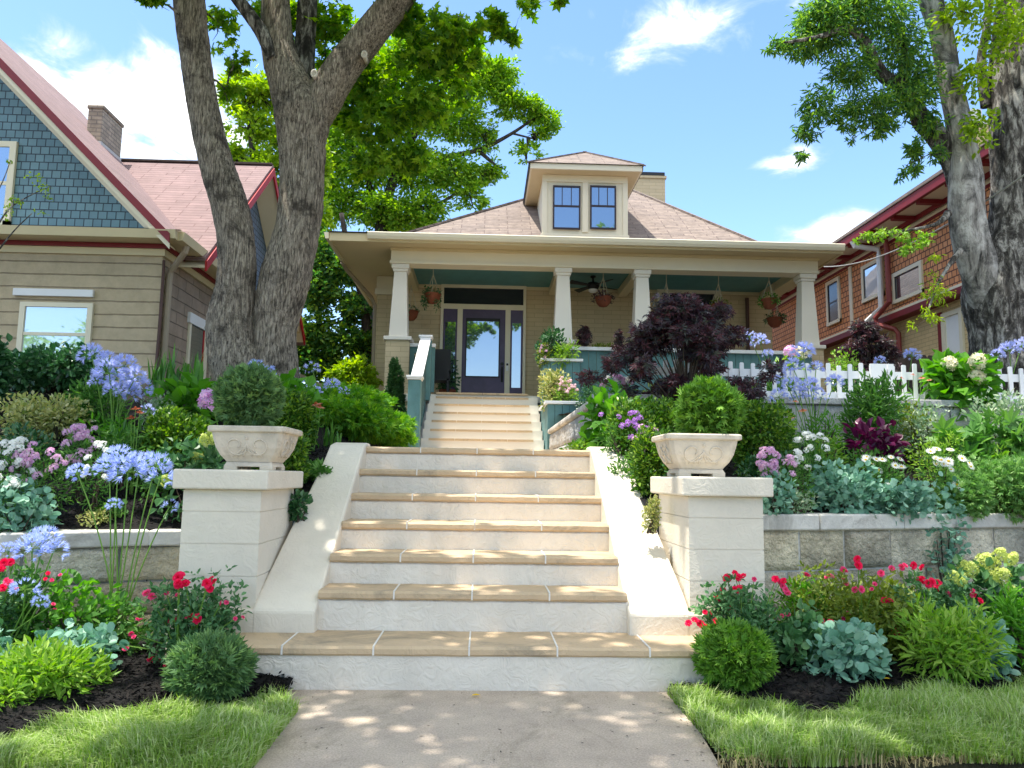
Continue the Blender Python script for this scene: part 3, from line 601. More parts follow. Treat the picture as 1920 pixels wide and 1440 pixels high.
# door group
YD = 17.47
def R(px0, py0, px1, py1, Y):
    a = atY(px0, py0, Y); b = atY(px1, py1, Y); return min(a[0], b[0]), max(a[0], b[0]), min(a[2], b[2]), max(a[2], b[2])
X0, X1, _, ZT_ = R(828, 525, 986, 600, YD)
d0, d1, _, dz = R(868, 580, 946, 700, YD)
tz0, tz1 = dz+.12, dz+.50
l0, l1 = X0+.07, d0-.12; q0, q1 = d1+.12, X1-.07
fr = hb('door_surround', M['trim'], (X0, X0+.065, 17.42, 17.497, 2.842, ZT_), (X1-.065, X1, 17.42, 17.497, 2.842, ZT_), (X0+.065, X1-.065, 17.42, 17.497, tz1, ZT_), (X0+.065, X1-.065, 17.42, 17.497, dz, tz0), (l1, d0, 17.42, 17.497, 2.842, dz), (d1, q0, 17.42, 17.497, 2.842, dz), bevel=.006)
hb('transom_glass', M['glass_dark'], (X0+.065, X1-.065, 17.45, 17.496, tz0, tz1))
dr = hb('front_door', M['purple_door'], (d0, d1, 17.44, 17.496, 2.85, dz), bevel=.004)
gx0, gx1, gz0, gz1 = R(876, 602, 934, 706, 17.44)
hb('door_glass', M['glass_sky'], (gx0, gx1, 17.425, 17.438, gz0, gz1), par=dr)
hb('glass_moulding', M['black_paint'], (gx0-.025, gx0, 17.415, 17.438, gz0-.025, gz1+.07), (gx1, gx1+.025, 17.415, 17.438, gz0-.025, gz1+.07), (gx0, gx1, 17.415, 17.438, gz0-.025, gz0), (gx0, gx1, 17.415, 17.438, gz1, gz1+.07), par=dr)
MB().lathe([(0, -.0), (.04, 0), (.04, .02), (0, .02)], n=12).build('lockset', M['black_paint'], dr).matrix_local = Matrix.Translation((d1-.06, 17.44, 3.82)) @ Matrix.Rotation(math.pi/2, 4, 'X')
MB().tube([(d1-.06, 17.40, 3.72), (d1-.06, 17.37, 3.62), (d1-.06, 17.38, 3.5), (d1-.06, 17.43, 3.42)], .016, 8).box(d1-.085, d1-.035, 17.425, 17.438, 3.40, 3.76).build('handle', M['black_paint'], dr)
hb('doorbell', M['white_paint'], (d1+.03, d1+.085, 17.39, 17.418, 3.66, 3.84)); hb('doorbell_button', M['black_paint'], (d1+.035, d1+.08, 17.385, 17.389, 3.78, 3.83))
for (a, b) in ((l0, l1), (q0, q1)):
    s_ = hb('sidelight', M['purple_door'], (a, b, 17.45, 17.496, 2.85, 3.28), (a, a+.04, 17.45, 17.496, 3.28, dz), (b-.04, b, 17.45, 17.496, 3.28, dz), (a+.04, b-.04, 17.45, 17.496, dz-.3, dz))
    hb('sidelight_glass', M['glass_sky'], (a+.04, b-.04, 17.46, 17.47, 3.28, dz-.3), par=s_)
    for kk in (3.0,): hb('panel', M['purple_door'], (a+.035, b-.035, 17.44, 17.449, 2.93, 3.2), par=s_, bevel=.004)
# porch window
a0, a1, b0, b1 = R(1236, 543, 1346, 690, 17.45)
w = hb('porch_window_frame', M['trim'], (a0-.05, a0+.05, 17.42, 17.497, b0, b1), (a1-.05, a1+.05, 17.42, 17.497, b0, b1), (a0+.05, a1-.05, 17.42, 17.497, b1-.08, b1+.06), (a0-.1, a1+.1, 17.40, 17.497, b0-.08, b0))
hb('window_glass', M['glass_dark'], (a0+.05, a1-.05, 17.46, 17.49, b0, b1-.08), par=w); hb('window_sash', M['dark_frame'], (a0+.05, a1-.05, 17.445, 17.459, (b0+b1)/2-.03, (b0+b1)/2+.03), (a0+.05, a0+.10, 17.445, 17.459, b0, b1-.08), (a1-.10, a1-.05, 17.445, 17.459, b0, b1-.08), par=w)
hm(MB().tube([(6.18, 17.44, 5.5), (6.18, 17.44, 2.9)], .045, 8), 'downspout', M['brown_pipe'])
# porch railings
PB_ = lambda *a, **k: PB(*a, **k)
t = thing('porch_railing', 'teal boarded porch parapet with white cap behind the dark red maple', 'railing', (3, 15.1, 2.84))
mb = MB()
for k in range(34): x = 1.35+k*.155; mb.box(x, x+.148, 15.0, 15.03, 2.35, 3.76)
P(mb, 'boards', M['teal'], t); PB('cap', M['white_paint'], t, (1.30, 6.6, 14.93, 15.06, 3.76, 3.83), bevel=.005)
t = thing('porch_gate', 'small teal porch gate panel with diamond cutouts and white top rail beside the left column', 'gate', (-1.3, 15.2, 2.84))
PB('frame', M['teal'], t, (-1.43, -1.34, 15.2, 15.27, 2.9, 3.80), (-1.0, -.93, 15.2, 15.27, 2.9, 3.8), (-1.34, -1.0, 15.2, 15.27, 3.68, 3.80), (-1.34, -1.0, 15.2, 15.27, 2.9, 3.02))
PB('top_rail', M['white_paint'], t, (-1.45, -.92, 15.17, 15.30, 3.80, 3.87), bevel=.005)
mb = MB()
for cz in (3.5, 3.22): 
    for s in (-1, 1):
        mb.bar((-1.17-.09, 15.23, cz), (-1.17, 15.23, cz+.14*s), .03); mb.bar((-1.17+.09, 15.23, cz), (-1.17, 15.23, cz+.14*s), .03)
mb.bar((-1.33, 15.235, 3.66), (-1.01, 15.235, 3.05), .03).bar((-1.33, 15.235, 3.05), (-1.01, 15.235, 3.66), .03); P(mb, 'lattice', M['trim_cream'], t); PB('inner_panel', M['teal_dark'], t, (-1.34, -1.0, 15.255, 15.265, 3.02, 3.68))
# stepped planter boxes
def planter(x0, x1, y0, y1, z0, z1, label):
    t = thing('planter_box', label, 'planter', ((x0+x1)/2, y0, z0), 'teal planter boxes beside the upper steps')
    mb = MB(); n = int((x1-x0)/.145)+1; w = (x1-x0)/n
    for k in range(n): mb.box(x0+k*w, x0+(k+1)*w-.007, y0, y0+.025, z0, z1)
    n = int((y1-y0)/.145)+1; w = (y1-y0-.03)/n
    for k in range(n): mb.box(x0, x0+.025, y0+.03+k*w, y0+.03+(k+1)*w-.007, z0, z1)
    mb.box(x1-.03, x1, y0+.03, y1, z0, z1-.001); P(mb, 'boards', M['teal'], t)
    PB('cap', M['white_paint'], t, (x0-.05, x1+.05, y0-.05, y0+.09, z1, z1+.05), (x0-.05, x0+.09, y0+.09, y1, z1, z1+.05), bevel=.005)
    PB('potting_soil', M['soil'], t, (x0+.03, x1-.03, y0+.03, y1, z1-.3, z1-.02))
planter(1.13, 2.0, 12.75, 14.15, 1.45, 2.47, 'lower teal planter box with white rim, holding the yellow and pink flowering shrubs')
planter(1.16, 1.86, 14.25, 14.98, 1.45, 3.42, 'upper teal planter box holding the dark green shrub by the second column')
# ceiling fan
fc = atY(1112, 520, 16.4); t = thing('ceiling_fan', 'black ceiling fan with a small light under the teal porch ceiling', 'fan', (fc[0], 16.4, 5.655))
MB().lathe([(0, 0), (.06, 0), (.06, -.03), (.02, -.04), (.02, -.14), (.11, -.15), (.13, -.20), (.12, -.28), (.10, -.30)], n=20).build('motor', M['black_paint'], t, smooth=True)
MB().lathe([(.10, -.30), (.10, -.33), (.07, -.36), (0, -.365)], n=20).build('lamp', M['white_paint'], t, smooth=True)
for k in range(4):
    a = k*math.pi/2+.5; c_, s_ = math.cos(a), math.sin(a); MB().prism([(c_*.12-s_*-.05, s_*.12+c_*-.05, -.225), (c_*.62-s_*-.07, s_*.62+c_*-.07, -.24), (c_*.62-s_*.07, s_*.62+c_*.07, -.20), (c_*.12-s_*.05, s_*.12+c_*.05, -.215)], (0, 0, .012)).build('blade', M['black_paint'], t)
# porch chair
t = thing('porch_chair', 'dark porch chair seen over the small teal gate', 'chair', (-.95, 16.4, 2.84))
cb = lambda n, *b: B(n, M['black_paint'], t, *b)
cb('seat', (-.26, .26, -.25, .25, .42, .46)); cb('backrest', (-.27, .27, .22, .26, .46, 1.16)); cb('armrest', (-.30, -.24, -.25, .25, .64, .67)); cb('armrest', (.24, .30, -.25, .25, .64, .67))
for sx in (-.26, .22):
    for sy in (-.25, .21): cb('leg', (sx, sx+.04, sy, sy+.04, 0, .64 if sy < 0 else .46))
# ================================================================ left neighbour
G = thing('stone_house', 'taupe stone house with blue shingled gables and a pink shingle roof, left edge', 'house', (-8, 12, 2.3))
_H = H; H = G
GX = -5.04
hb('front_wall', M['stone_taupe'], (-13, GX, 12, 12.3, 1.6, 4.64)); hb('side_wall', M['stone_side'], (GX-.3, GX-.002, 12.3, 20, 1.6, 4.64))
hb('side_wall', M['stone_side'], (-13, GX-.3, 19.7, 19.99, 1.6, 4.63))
hb('frieze', M['trim_cream'], (-13, GX+.045, 11.955, 11.998, 4.62, 4.73), (GX+.002, GX+.045, 11.998, 20, 4.62, 4.73))
hb('maroon_band', M['maroon'], (-13, GX+.085, 11.915, 11.998, 4.73, 4.80), (GX+.002, GX+.085, 11.998, 20, 4.73, 4.80))
hb('soffit', M['soffit'], (-13, GX+.32, 11.68, 12.2, 4.802, 4.82), (GX+.002, GX+.32, 12.2, 20, 4.802, 4.82))
gp = lambda x: [(x, 11.70, 4.79), (x, 11.60, 4.80), (x, 11.57, 4.93), (x, 11.70, 4.93)]
hm(MB().prism(gp(-13), (13+GX+.34, 0, 0)), 'gutter', M['trim_cream'])
sg = hm(MB().prism([(GX+.30, 11.70, 4.79), (GX+.41, 11.70, 4.80), (GX+.44, 11.70, 4.93), (GX+.30, 11.70, 4.93)], (0, 8, 0)), 'gutter', M['trim_cream'])
hm(MB().poly([(-13, 11.58, 4.935), (GX+.42, 11.58, 4.935), (GX+.30, 11.99, 5.02), (-13, 11.99, 5.02)]), 'skirt_roof', M['galv'])
hb('blue_gable_base', M['blue_shingle'], (-13, -5.4, 12.0, 12.05, 4.98, 5.02))
zr = lambda x: 4.89+.985*(-4.80-x)
GXa = -10.2
hm(MB().prism([(-13, 11.995, 5.0), (-5.05, 11.995, 5.0), (-5.05, 11.995, zr(-5.05)-.12), (GXa, 11.995, zr(GXa)-.12), (-13, 11.995, 7.3)], (0, .2, 0)), 'blue_gable', M['blue_shingle'])
gr = hm(MB().prism([(-4.80, 11.6, 4.89), (-4.80, 12.68, 4.89), (-7.85, 16.1, zr(-7.85)), (GXa, 18.8, zr(GXa)), (GXa, 11.6, zr(GXa))], (0, 0, -.05)), 'front_gable_roof', M['roof_pink'])
hm(MB().prism([(GXa, 11.6, zr(GXa)), (-13.2, 11.6, 7.1), (-13.2, 18.8, 7.1), (GXa, 18.8, zr(GXa))], (0, 0, -.05)), 'front_gable_roof', M['roof_pink'])
def rake(o0, o1, y0, y1, mt, nm): # strip parallel to the rake between perpendicular offsets
    hm(MB().prism([(-4.78, y0, 4.87-o0), (GXa, y0, zr(GXa)-o0), (GXa, y0, zr(GXa)-o1), (-4.78+0*(o1), y0, 4.87-o1)], (0, y1-y0, 0)), nm, mt)
rake(.0, .15, 11.575, 11.598, M['maroon'], 'maroon_bargeboard'); rake(.15, .24, 11.59, 11.612, M['trim'], 'cream_bargeboard')
hm(MB().prism([(-4.85, 11.6, zr(-4.85)-.2), (GXa, 11.6, zr(GXa)-.2), (GXa, 11.99, zr(GXa)-.2), (-4.85, 11.99, zr(-4.85)-.2)], (0, 0, -.02)), 'rake_soffit', M['trim'])
hm(MB().prism([(-5.2, 11.96, zr(-5.2)-.22), (GXa, 11.96, zr(GXa)-.22), (GXa, 11.96, zr(GXa)-.36), (-5.35, 11.96, zr(-5.35)-.36)], (0, .03, 0)), 'gable_board', M['trim'])
# cross gable facing right
RYc, RZc, RE = 16.1, 7.86, 12.65; sl_ = (RZc-4.87)/(RYc-RE)
XO = -4.58
hm(MB().prism([(XO, RE-.1, 4.87-.1*sl_), (XO, RYc, RZc), (-13, RYc, RZc), (-13, RE-.1, 4.87-.1*sl_)], (0, 0, -.06)), 'cross_gable_roof', M['roof_pink'])
hm(MB().prism([(XO, RYc, RZc), (XO, 2*RYc-RE+.3, 4.87-.3*sl_), (-13, 2*RYc-RE+.3, 4.87-.3*sl_), (-13, RYc, RZc)], (0, 0, -.06)), 'cross_gable_roof', M['roof_pink'])
hm(MB().prism([(GX-.02, RE, 4.84), (GX-.02, RYc, RZc-.1), (GX-.02, 2*RYc-RE, 4.84)], (-.1, 0, 0)), 'side_gable', M['blue_grey_shingle'])
for s in (-1, 1):
    ye = RYc+s*(RYc-RE+.1)
    hm(MB().prism([(XO-.002, RYc, RZc-.07), (XO-.002, ye, RZc-.07-abs(ye-RYc)*sl_), (XO-.002, ye, RZc-.24-abs(ye-RYc)*sl_), (XO-.002, RYc, RZc-.24)], (.035, 0, 0)), 'red_bargeboard', M['red_trim'])
    hm(MB().prism([(XO, RYc, RZc-.15), (XO, ye, RZc-.15-abs(ye-RYc)*sl_), (GX-.01, ye, RZc-.15-abs(ye-RYc)*sl_), (GX-.01, RYc, RZc-.15)], (0, 0, -.03)), 'rake_soffit', M['trim'])
hm(MB().box(-13, XO-.01, RYc-.08, RYc+.08, RZc-.02, RZc+.02), 'ridge_cap', M['wood_dark'])
ch = hb('chimney', M['brick_chimney'], (-8.0, -7.70, 15.0, 15.85, 6.8, 8.48), (-8.02, -7.68, 14.98, 15.87, 8.48, 8.56), bevel=.02)
hb('chimney_flashing', M['galv'], (-8.01, -7.69, 14.99, 15.86, 7.2, 7.80))
# windows
wx0, wx1, wz0, wz1 = R(39, 566, 163, 720, 11.97)
lx0_, lx1_, lz0, lz1 = R(25, 540, 174, 557, 11.95)
hb('lintel', M['white_paint'], (lx0_, lx1_, 11.94, 11.998, lz0, lz1), bevel=.006)
w = hb('window_frame', M['trim'], (wx0, wx0+.08, 11.95, 11.999, 2.9, wz1), (wx1-.08, wx1, 11.95, 11.999, 2.9, wz1), (wx0+.08, wx1-.08, 11.95, 11.999, wz1-.07, wz1), (wx0-.04, wx1+.04, 11.93, 11.999, 2.82, 2.9))
hb('window_glass', M['glass_curtain'], (wx0+.08, wx1-.08, 11.975, 11.999, 2.9, wz1-.07), par=w); hb('meeting_rail', M['trim'], (wx0+.08, wx1-.08, 11.96, 11.974, wz1-.52, wz1-.47), par=w)
ux0, ux1, uz0, uz1 = -7.85, -7.42, 5.05, 6.42
w = hb('gable_window_frame', M['trim'], (-8.6, ux1, 11.94, 11.993, uz1-.09, uz1), (ux1-.1, ux1, 11.94, 11.993, uz0, uz1-.09), (-8.6, -8.5, 11.94, 11.993, uz0, uz1-.09), (-8.6, ux1, 11.94, 11.993, uz0-.0, uz0+.07))
hb('window_glass', M['glass_side'], (-8.5, ux1-.1, 11.96, 11.99, uz0+.07, uz1-.09), par=w); hb('meeting_rail', M['trim'], (-8.5, ux1-.1, 11.95, 11.959, 5.7, 5.76), par=w)
hb('side_lintel', M['white_paint'], (GX, GX+.05, 13.15, 14.3, 3.80, 3.98))
w = hb('side_window_frame', M['trim'], (GX, GX+.035, 13.95, 14.1, 2.6, 3.8), (GX, GX+.035, 13.2, 13.28, 2.6, 3.8)); hb('window_reveal', M['red_trim'], (GX, GX+.02, 13.90, 13.95, 2.6, 3.8), par=w); hb('window_glass', M['glass_side'], (GX, GX+.012, 13.28, 13.9, 2.6, 3.8), par=w)
hm(MB().tube([(GX+.36, 12.0, 4.80), (GX+.34, 12.0, 4.70), (GX+.08, 12.15, 4.42), (GX+.06, 12.16, 4.3), (GX+.06, 12.16, 2.2)], .05, 8), 'downspout', M['downspout_taupe'])
hm(MB().tube([(GX+.03, 11.97, 4.55), (GX+.05, 11.965, 3.7), (GX+.03, 11.97, 2.3)], .022, 6, rough=.3), 'cable', M['brown_pipe'])
# small outbuilding roof between the houses
t = thing('garden_shed', 'low taupe shed with a grey sloping roof behind the double tree trunk', 'shed', (-4.6, 19, 2.4))
a = atY(541, 690, 18); b = atY(640, 735, 18)
P(MB().prism([(-5.4, 18, a[2]), (-4.5, 18, a[2]+.0), (-3.45, 18, b[2]+.05), (-3.45, 20, b[2]+.05), (-4.5, 20, a[2]), (-5.4, 20, a[2])], (0, 0, -.08)), 'roof', M['downspout_taupe'], t); PB('wall', M['stone_side'], t, (-5.3, -3.6, 18.2, 19.8, 2.0, b[2]+.0))
# ================================================================ right neighbour
G = thing('shingled_house', 'two storey house with red shingled upper wall over yellow brick, right edge', 'house', (9.05, 15, 2.3)); H = G
RX = 9.05
hb('shingle_wall', M['red_shingle'], (RX, RX+.3, 8, 24, 4.98, 6.80), (RX+.3, 16, 23.7, 24, 4.98, 6.8))
hb('brick_wall', M['brick_yellow'], (RX+.18, RX+.4, 8, 24, 1.8, 4.86))
hb('skirt_board', M['maroon'], (RX-.10, RX+.17, 8, 24, 4.80, 4.93)); hb('belt_trim', M['trim'], (RX-.06, RX-.002, 8, 24, 4.93, 5.0))
hb('soffit', M['trim'], (8.44, RX-.002, 8, 24.6, 6.745, 6.765)); hb('fascia', M['maroon'], (8.36, 8.44, 8, 24.6, 6.70, 6.88), bevel=.01)
hb('eave_board', M['maroon'], (RX-.14, RX-.10, 8, 24, 6.65, 6.744)); hb('frieze', M['trim'], (RX-.03, RX-.002, 8, 24, 6.60, 6.744)); hb('frieze_band', M['maroon'], (RX-.025, RX-.003, 8, 24, 6.54, 6.598))
for k in range(17): hb('rafter_tail', M['maroon'], (8.45, RX-.142, 8.4+k*.95, 8.53+k*.95, 6.66, 6.742))
hm(MB().prism([(8.34, 8, 6.885), (12.5, 8, 9.0), (12.5, 24.7, 9.0), (8.34, 24.7, 6.885)], (0, 0, .07)), 'roof', M['roof_tan']); hm(MB().prism([(12.5, 8, 9.0), (16.5, 8, 6.9), (16.5, 24.7, 6.9), (12.5, 24.7, 9.0)], (0, 0, .07)), 'roof', M['roof_tan'])
hb('end_wall', M['red_shingle'], (RX+.3, 16, 8, 8.3, 1.8, 6.8))
def rwin(y0, y1, z0, z1, g, split=False):
    w = hb('window_frame', M['trim'], (RX-.05, RX-.004, y0, y0+.09, z0, z1), (RX-.05, RX-.004, y1-.09, y1, z0, z1), (RX-.05, RX-.004, y0+.09, y1-.09, z1-.09, z1), (RX-.06, RX-.004, y0-.0, y1+.0, z0-.0, z0+.08))
    hb('window_glass', g, (RX-.02, RX-.004, y0+.09, y1-.09, z0+.08, z1-.09), par=w)
    fr_ = [(RX-.03, RX-.0205, y0+.09, y0+.115, z0+.08, z1-.09), (RX-.03, RX-.0205, y1-.115, y1-.09, z0+.08, z1-.09), (RX-.03, RX-.0205, y0+.115, y1-.115, z1-.115, z1-.09)]
    if split: fr_.append((RX-.03, RX-.0205, y0+.115, y1-.115, (z0+z1)/2-.02, (z0+z1)/2+.02))
    hb('window_sash', M['dark_frame'], *fr_, par=w)
rwin(18.75, 19.5, 5.28, 6.45, M['glass_dark'], True); rwin(16.62, 17.6, 5.47, 6.36, M['glass_curtain']); rwin(15.1, 16.25, 5.14, 5.82, M['glass_side'])
w = hb('lower_window_frame', M['trim'], (RX+.13, RX+.178, 14.70, 14.82, 3.5, 4.62), (RX+.13, RX+.178, 14.15, 14.25, 3.5, 4.62), (RX+.13, RX+.178, 14.25, 14.70, 4.53, 4.62)); hb('window_glass', M['white_paint'], (RX+.165, RX+.178, 14.25, 14.70, 3.5, 4.53), par=w); hb('shutter_edge', M['maroon'], (RX+.12, RX+.178, 14.82, 14.92, 3.5, 4.66), par=w)
hb('corner_batten', M['trim'], (RX-.03, RX-.003, 18.12, 18.26, 5.0, 6.54))
o_ = MB()
ang = np.linspace(0, 2*math.pi, 25); hm(MB().tube([(RX-.02, 20.45+.20*math.cos(q), 5.78+.30*math.sin(q)) for q in ang], .035, 6, cap=False), 'oval_window_frame', M['trim'])
hm(MB().prism([(RX-.012, 20.45+.20*math.cos(q), 5.78+.30*math.sin(q)) for q in ang[:-1]], (.008, 0, 0)), 'oval_window_glass', M['glass_side'])
hm(MB().tube([(8.40, 16.75, 6.72), (8.45, 16.75, 6.6), (8.93, 16.62, 6.5), (8.93, 16.6, 6.3), (8.93, 16.6, 5.15), (8.75, 16.9, 4.9), (8.75, 16.95, 4.6), (8.95, 16.75, 4.4), (9.1, 16.7, 4.2), (9.1, 16.7, 2.4)], .062, 8), 'white_downspout', M['white_paint'])
hm(MB().tube([(8.9, 16.25, 6.6), (8.93, 16.25, 6.4), (8.93, 16.25, 5.2), (8.78, 16.6, 4.9), (8.8, 16.55, 4.75), (9.05, 16.3, 4.6), (9.1, 16.25, 4.5), (9.1, 16.25, 2.4)], .058, 8), 'red_downspout', M['red_pipe'])
ca = atY(1815, 190, 17.5); hb('chimney', M['brick_yellow'], (ca[0], ca[0]+.52, 17.5, 18.1, 7.5, 10.0), bevel=.01); hb('chimney_cap', M['galv'], (ca[0]-.05, ca[0]+.57, 17.45, 18.15, 10.0, 10.1), (ca[0]+.12, ca[0]+.4, 17.6, 17.9, 10.1, 10.45))
H = _H
# ================================================================ fences and cable
t = thing('picket_fence', 'low white picket fence along the upper terrace wall', 'fence', (4, 8.3, 2.1))
for k in range(47):
    x = 1.42+k*.121+.004*math.sin(k*5); h = 2.545+.008*math.sin(k*2.3)
    h += .012*math.sin(k*7.7)
    if 1.95 < x: P(MB().prism([(x, 8.27, 2.10), (x+.045, 8.27, 2.10), (x+.045, 8.27, h-.008), (x+.034, 8.27, h), (x+.011, 8.27, h), (x, 8.27, h-.008)], (0, .018, 0)), 'picket', M['white_paint'], t)
PB('rail', M['white_paint'], t, (1.93, 7.15, 8.29, 8.315, 2.385, 2.47)); PB('rail', M['white_paint'], t, (1.93, 7.15, 8.29, 8.315, 2.165, 2.23))
PB('post', M['white_paint'], t, (4.32, 4.50, 8.24, 8.268, 2.1, 2.55), (4.515, 4.58, 8.24, 8.268, 2.1, 2.55))
t = thing('wooden_fence', 'dark weathered dog eared board fence in front of the yellow brick wall', 'fence', (7, 11, 2.2))
for k in range(16):
    x = 6.05+k*.125; y = 11.0+.22*k*.12; P(MB().prism([(x, y, 2.2), (x+.118, y, 2.2), (x+.118, y, 3.10), (x+.09, y, 3.15), (x+.03, y, 3.15), (x, y, 3.10)], (0, .02, 0)), 'board', M['wood_dark'], t)
PB('rail', M['wood_dark'], t, (6.05, 8.1, 11.5, 11.54, 2.5, 2.6))
ca = atY(1545, 500, 17.0); cb_ = atY(1921, 328, 7.9); pts = []
for q in np.linspace(0, 1, 24): p = ca*(1-q)+cb_*q; p[2] -= .55*4*q*(1-q)*.5; pts.append(p)
e2 = cb_+(cb_-ca)*.35
tag(MB().tube(pts+[e2], .012, 6).build('service_cable', M['wire']), 'twisted grey utility cable sagging from the porch eave up past the right tree', 'cable')
# ================================================================ foliage toolkit
def oval(w, cup=.07, tip=-.06): return np.array([(0,0,0),(w*.75,.28,cup),(w*.85,.6,cup),(0,1,tip),(-w*.85,.6,cup),(-w*.75,.28,cup)]), [(0,1,2,3),(0,3,4,5)]
def palm(angs, lens, w, back=0):
    v = [(0, 0, 0)]; f = []
    for a, l in zip(angs, lens):
        a = math.radians(a); d = np.array([math.sin(a), math.cos(a)]); s = np.array([d[1], -d[0]]); k = len(v)
        for p, z in ((d*l*.5+s*w*l, .04), (d*l, -.08), (d*l*.5-s*w*l, .04)): v.append((p[0], p[1], z))
        f.append((0, k, k+1, k+2))
    return np.array(v), f
T = {'oval': oval(.28), 'lance': oval(.14, .05, -.12), 'round': (np.array([(0,0,0),(.34,.18,.08),(.5,.5,.1),(.36,.86,.05),(0,1,0),(-.36,.86,.05),(-.5,.5,.1),(-.34,.18,.08)]), [(0,1,2,3,4),(0,4,5,6,7)]), 'broad': oval(.38, .12, -.14), 'needle': (np.array([(0,0,0),(.13,.5,.02),(0,1,0),(-.13,.5,.02)]), [(0,1,2,3)]),
     'fan': palm([-40, -12, 15, 42], [.75, 1, .95, .7], .13), 'jmaple': palm([-95, -48, 0, 48, 95], [.55, .85, 1, .85, .55], .15), 'maple': palm([-100, -50, 0, 50, 100], [.6, .95, 1, .95, .6], .24),
     'pinnate': (lambda L: (np.vstack([L[0]]), L[1]))(palm([0], [1], .05)), 'lobed': palm([-120, -80, -40, 0, 40, 80, 120], [.6, .8, .95, 1, .95, .8, .6], .20)}
def _pinn():
    v = [(0, 0, 0), (.012, 0, 0), (.012, 1, 0), (-.012, 1, 0)]; f = [(0, 1, 2, 3)]
    for k in range(4):
        for s in (-1, 1):
            y = .2+.21*k; b = len(v); v += [(0, y, 0), (s*.14, y+.02, -.02), (s*.34, y+.13, -.08), (s*.17, y+.12, -.01)]; f.append((b, b+1, b+2, b+3) if s > 0 else (b, b+3, b+2, b+1))
    return np.array(v), f
T['pinnate'] = _pinn()
def nrmz(a): return a/(np.linalg.norm(a, axis=-1, keepdims=True)+1e-9)
def place(mb, tpl, pos, dirs, size, rg, jit=.5, up=None, upj=.6):
    n = len(pos); D = nrmz(nrmz(dirs)+jit*rg.standard_normal((n, 3))); U = (np.array([0, 0, 1.]) if up is None else up)+upj*rg.standard_normal((n, 3))
    X = nrmz(np.cross(D, U)); Z = np.cross(X, D); sz = size*rg.uniform(.65, 1.25, n); mb.inst(T[tpl][0], T[tpl][1], pos, X, D, Z, sz)
def blobpts(n, blobs, rg, shell=.5, clump=0, cr=.25):
    b = np.array(blobs, float); wgt = (b[:, 3]*b[:, 4]*b[:, 5])**.67; k = rg.choice(len(b), n, p=wgt/wgt.sum())
    if clump:
        nc = max(2, n//clump); kc = rg.choice(len(b), nc, p=wgt/wgt.sum()); dc = nrmz(rg.standard_normal((nc, 3))); cc = b[kc, :3]+dc*(rg.uniform(.35, 1, (nc, 1)))*b[kc, 3:]
        i = rg.integers(0, nc, n); rr = b[kc, 3:].min(axis=1)
        pos = cc[i]+rg.standard_normal((n, 3))*(cr*rr[i])[:, None]*np.array([1, 1, .6]); d = nrmz(pos-b[kc[i], :3]+.15*rg.standard_normal((n, 3))); return pos, d
    d = nrmz(rg.standard_normal((n, 3))); r = shell+(1-shell)*rg.uniform(0, 1, (n, 1))**.6
    return b[k, :3]+d*r*b[k, 3:], d
def ribbon(mb, base, ang, L, w, rise, droop, segs=7, tw=.0):
    t = np.linspace(0, 1, segs); d = np.array([math.cos(ang), math.sin(ang), 0]); s = np.array([-d[1], d[0], 0]); sp = max(.12, 1-rise)
    P_ = np.array(base)+np.outer(t*L*sp, d)+np.outer(L*(rise*t-droop*t**2.2), (0, 0, 1)); ww = w*np.clip(1.15-t**2*1.15, .04, 1)*np.clip(.6+t*2, 0, 1)
    V = np.empty((segs*3, 3)); V[0::3] = P_-s*ww[:, None]; V[1::3] = P_-np.array([0, 0, .25])*ww[:, None]; V[2::3] = P_+s*ww[:, None]
    F = []
    for i in range(segs-1): a = i*3; F += [(a, a+1, a+4, a+3), (a+1, a+2, a+5, a+4)]
    mb.add(V, np.array(F))
# leaf materials
LM = {}
def lm(k, cols, **kw): LM[k] = leafm('leaf_'+k, cols, **kw)
lm('box', [(.03,.09,.012),(.08,.20,.02),(.28,.43,.05)], trans=.25, rough=.35)
lm('globe', [(.07,.18,.022),(.13,.29,.03),(.21,.38,.05)], trans=.2, rough=.55)
lm('globe_blue', [(.08,.17,.06),(.14,.26,.09),(.22,.36,.10)], trans=.2, rough=.55)
lm('sedum', [(.12,.27,.18),(.20,.40,.28),(.30,.48,.36)], trans=.2, rough=.45)
lm('lime', [(.14,.30,.03),(.24,.42,.05),(.36,.50,.11)], trans=.35)
lm('dark', [(.018,.07,.025),(.045,.14,.045),(.09,.21,.08)], trans=.2, rough=.28, spec=.5)
lm('mid', [(.05,.14,.025),(.10,.25,.05),(.18,.35,.07)], trans=.3)
lm('fresh', [(.06,.19,.02),(.11,.30,.03),(.18,.40,.05)], trans=.4)
lm('olive', [(.10,.16,.02),(.20,.26,.03),(.14,.20,.03)], trans=.3)
lm('varieg', [(.30,.36,.08),(.55,.52,.20),(.16,.24,.05),(.60,.58,.32)], trans=.25)
lm('varieg_white', [(.12,.24,.10),(.40,.48,.32),(.18,.32,.16),(.50,.55,.40)], trans=.25)
lm('rose', [(.05,.14,.05),(.09,.22,.08),(.16,.31,.12)], trans=.25, rough=.4)
lm('feather', [(.06,.20,.015),(.12,.31,.02),(.24,.44,.03)], trans=.35)
lm('juniper', [(.10,.24,.06),(.20,.38,.10),(.28,.45,.15)], trans=.3)
lm('cypress', [(.015,.05,.015),(.03,.09,.02)], trans=.15)
lm('redmaple', [(.03,.018,.026),(.06,.028,.038),(.12,.04,.045),(.08,.07,.09),(.07,.08,.05)], trans=.3, rough=.35)
lm('purple', [(.06,.006,.03),(.14,.015,.07),(.04,.006,.03)], trans=.25, rough=.35)
lm('strap', [(.04,.14,.02),(.09,.24,.035),(.16,.33,.06)], trans=.3, rough=.4)
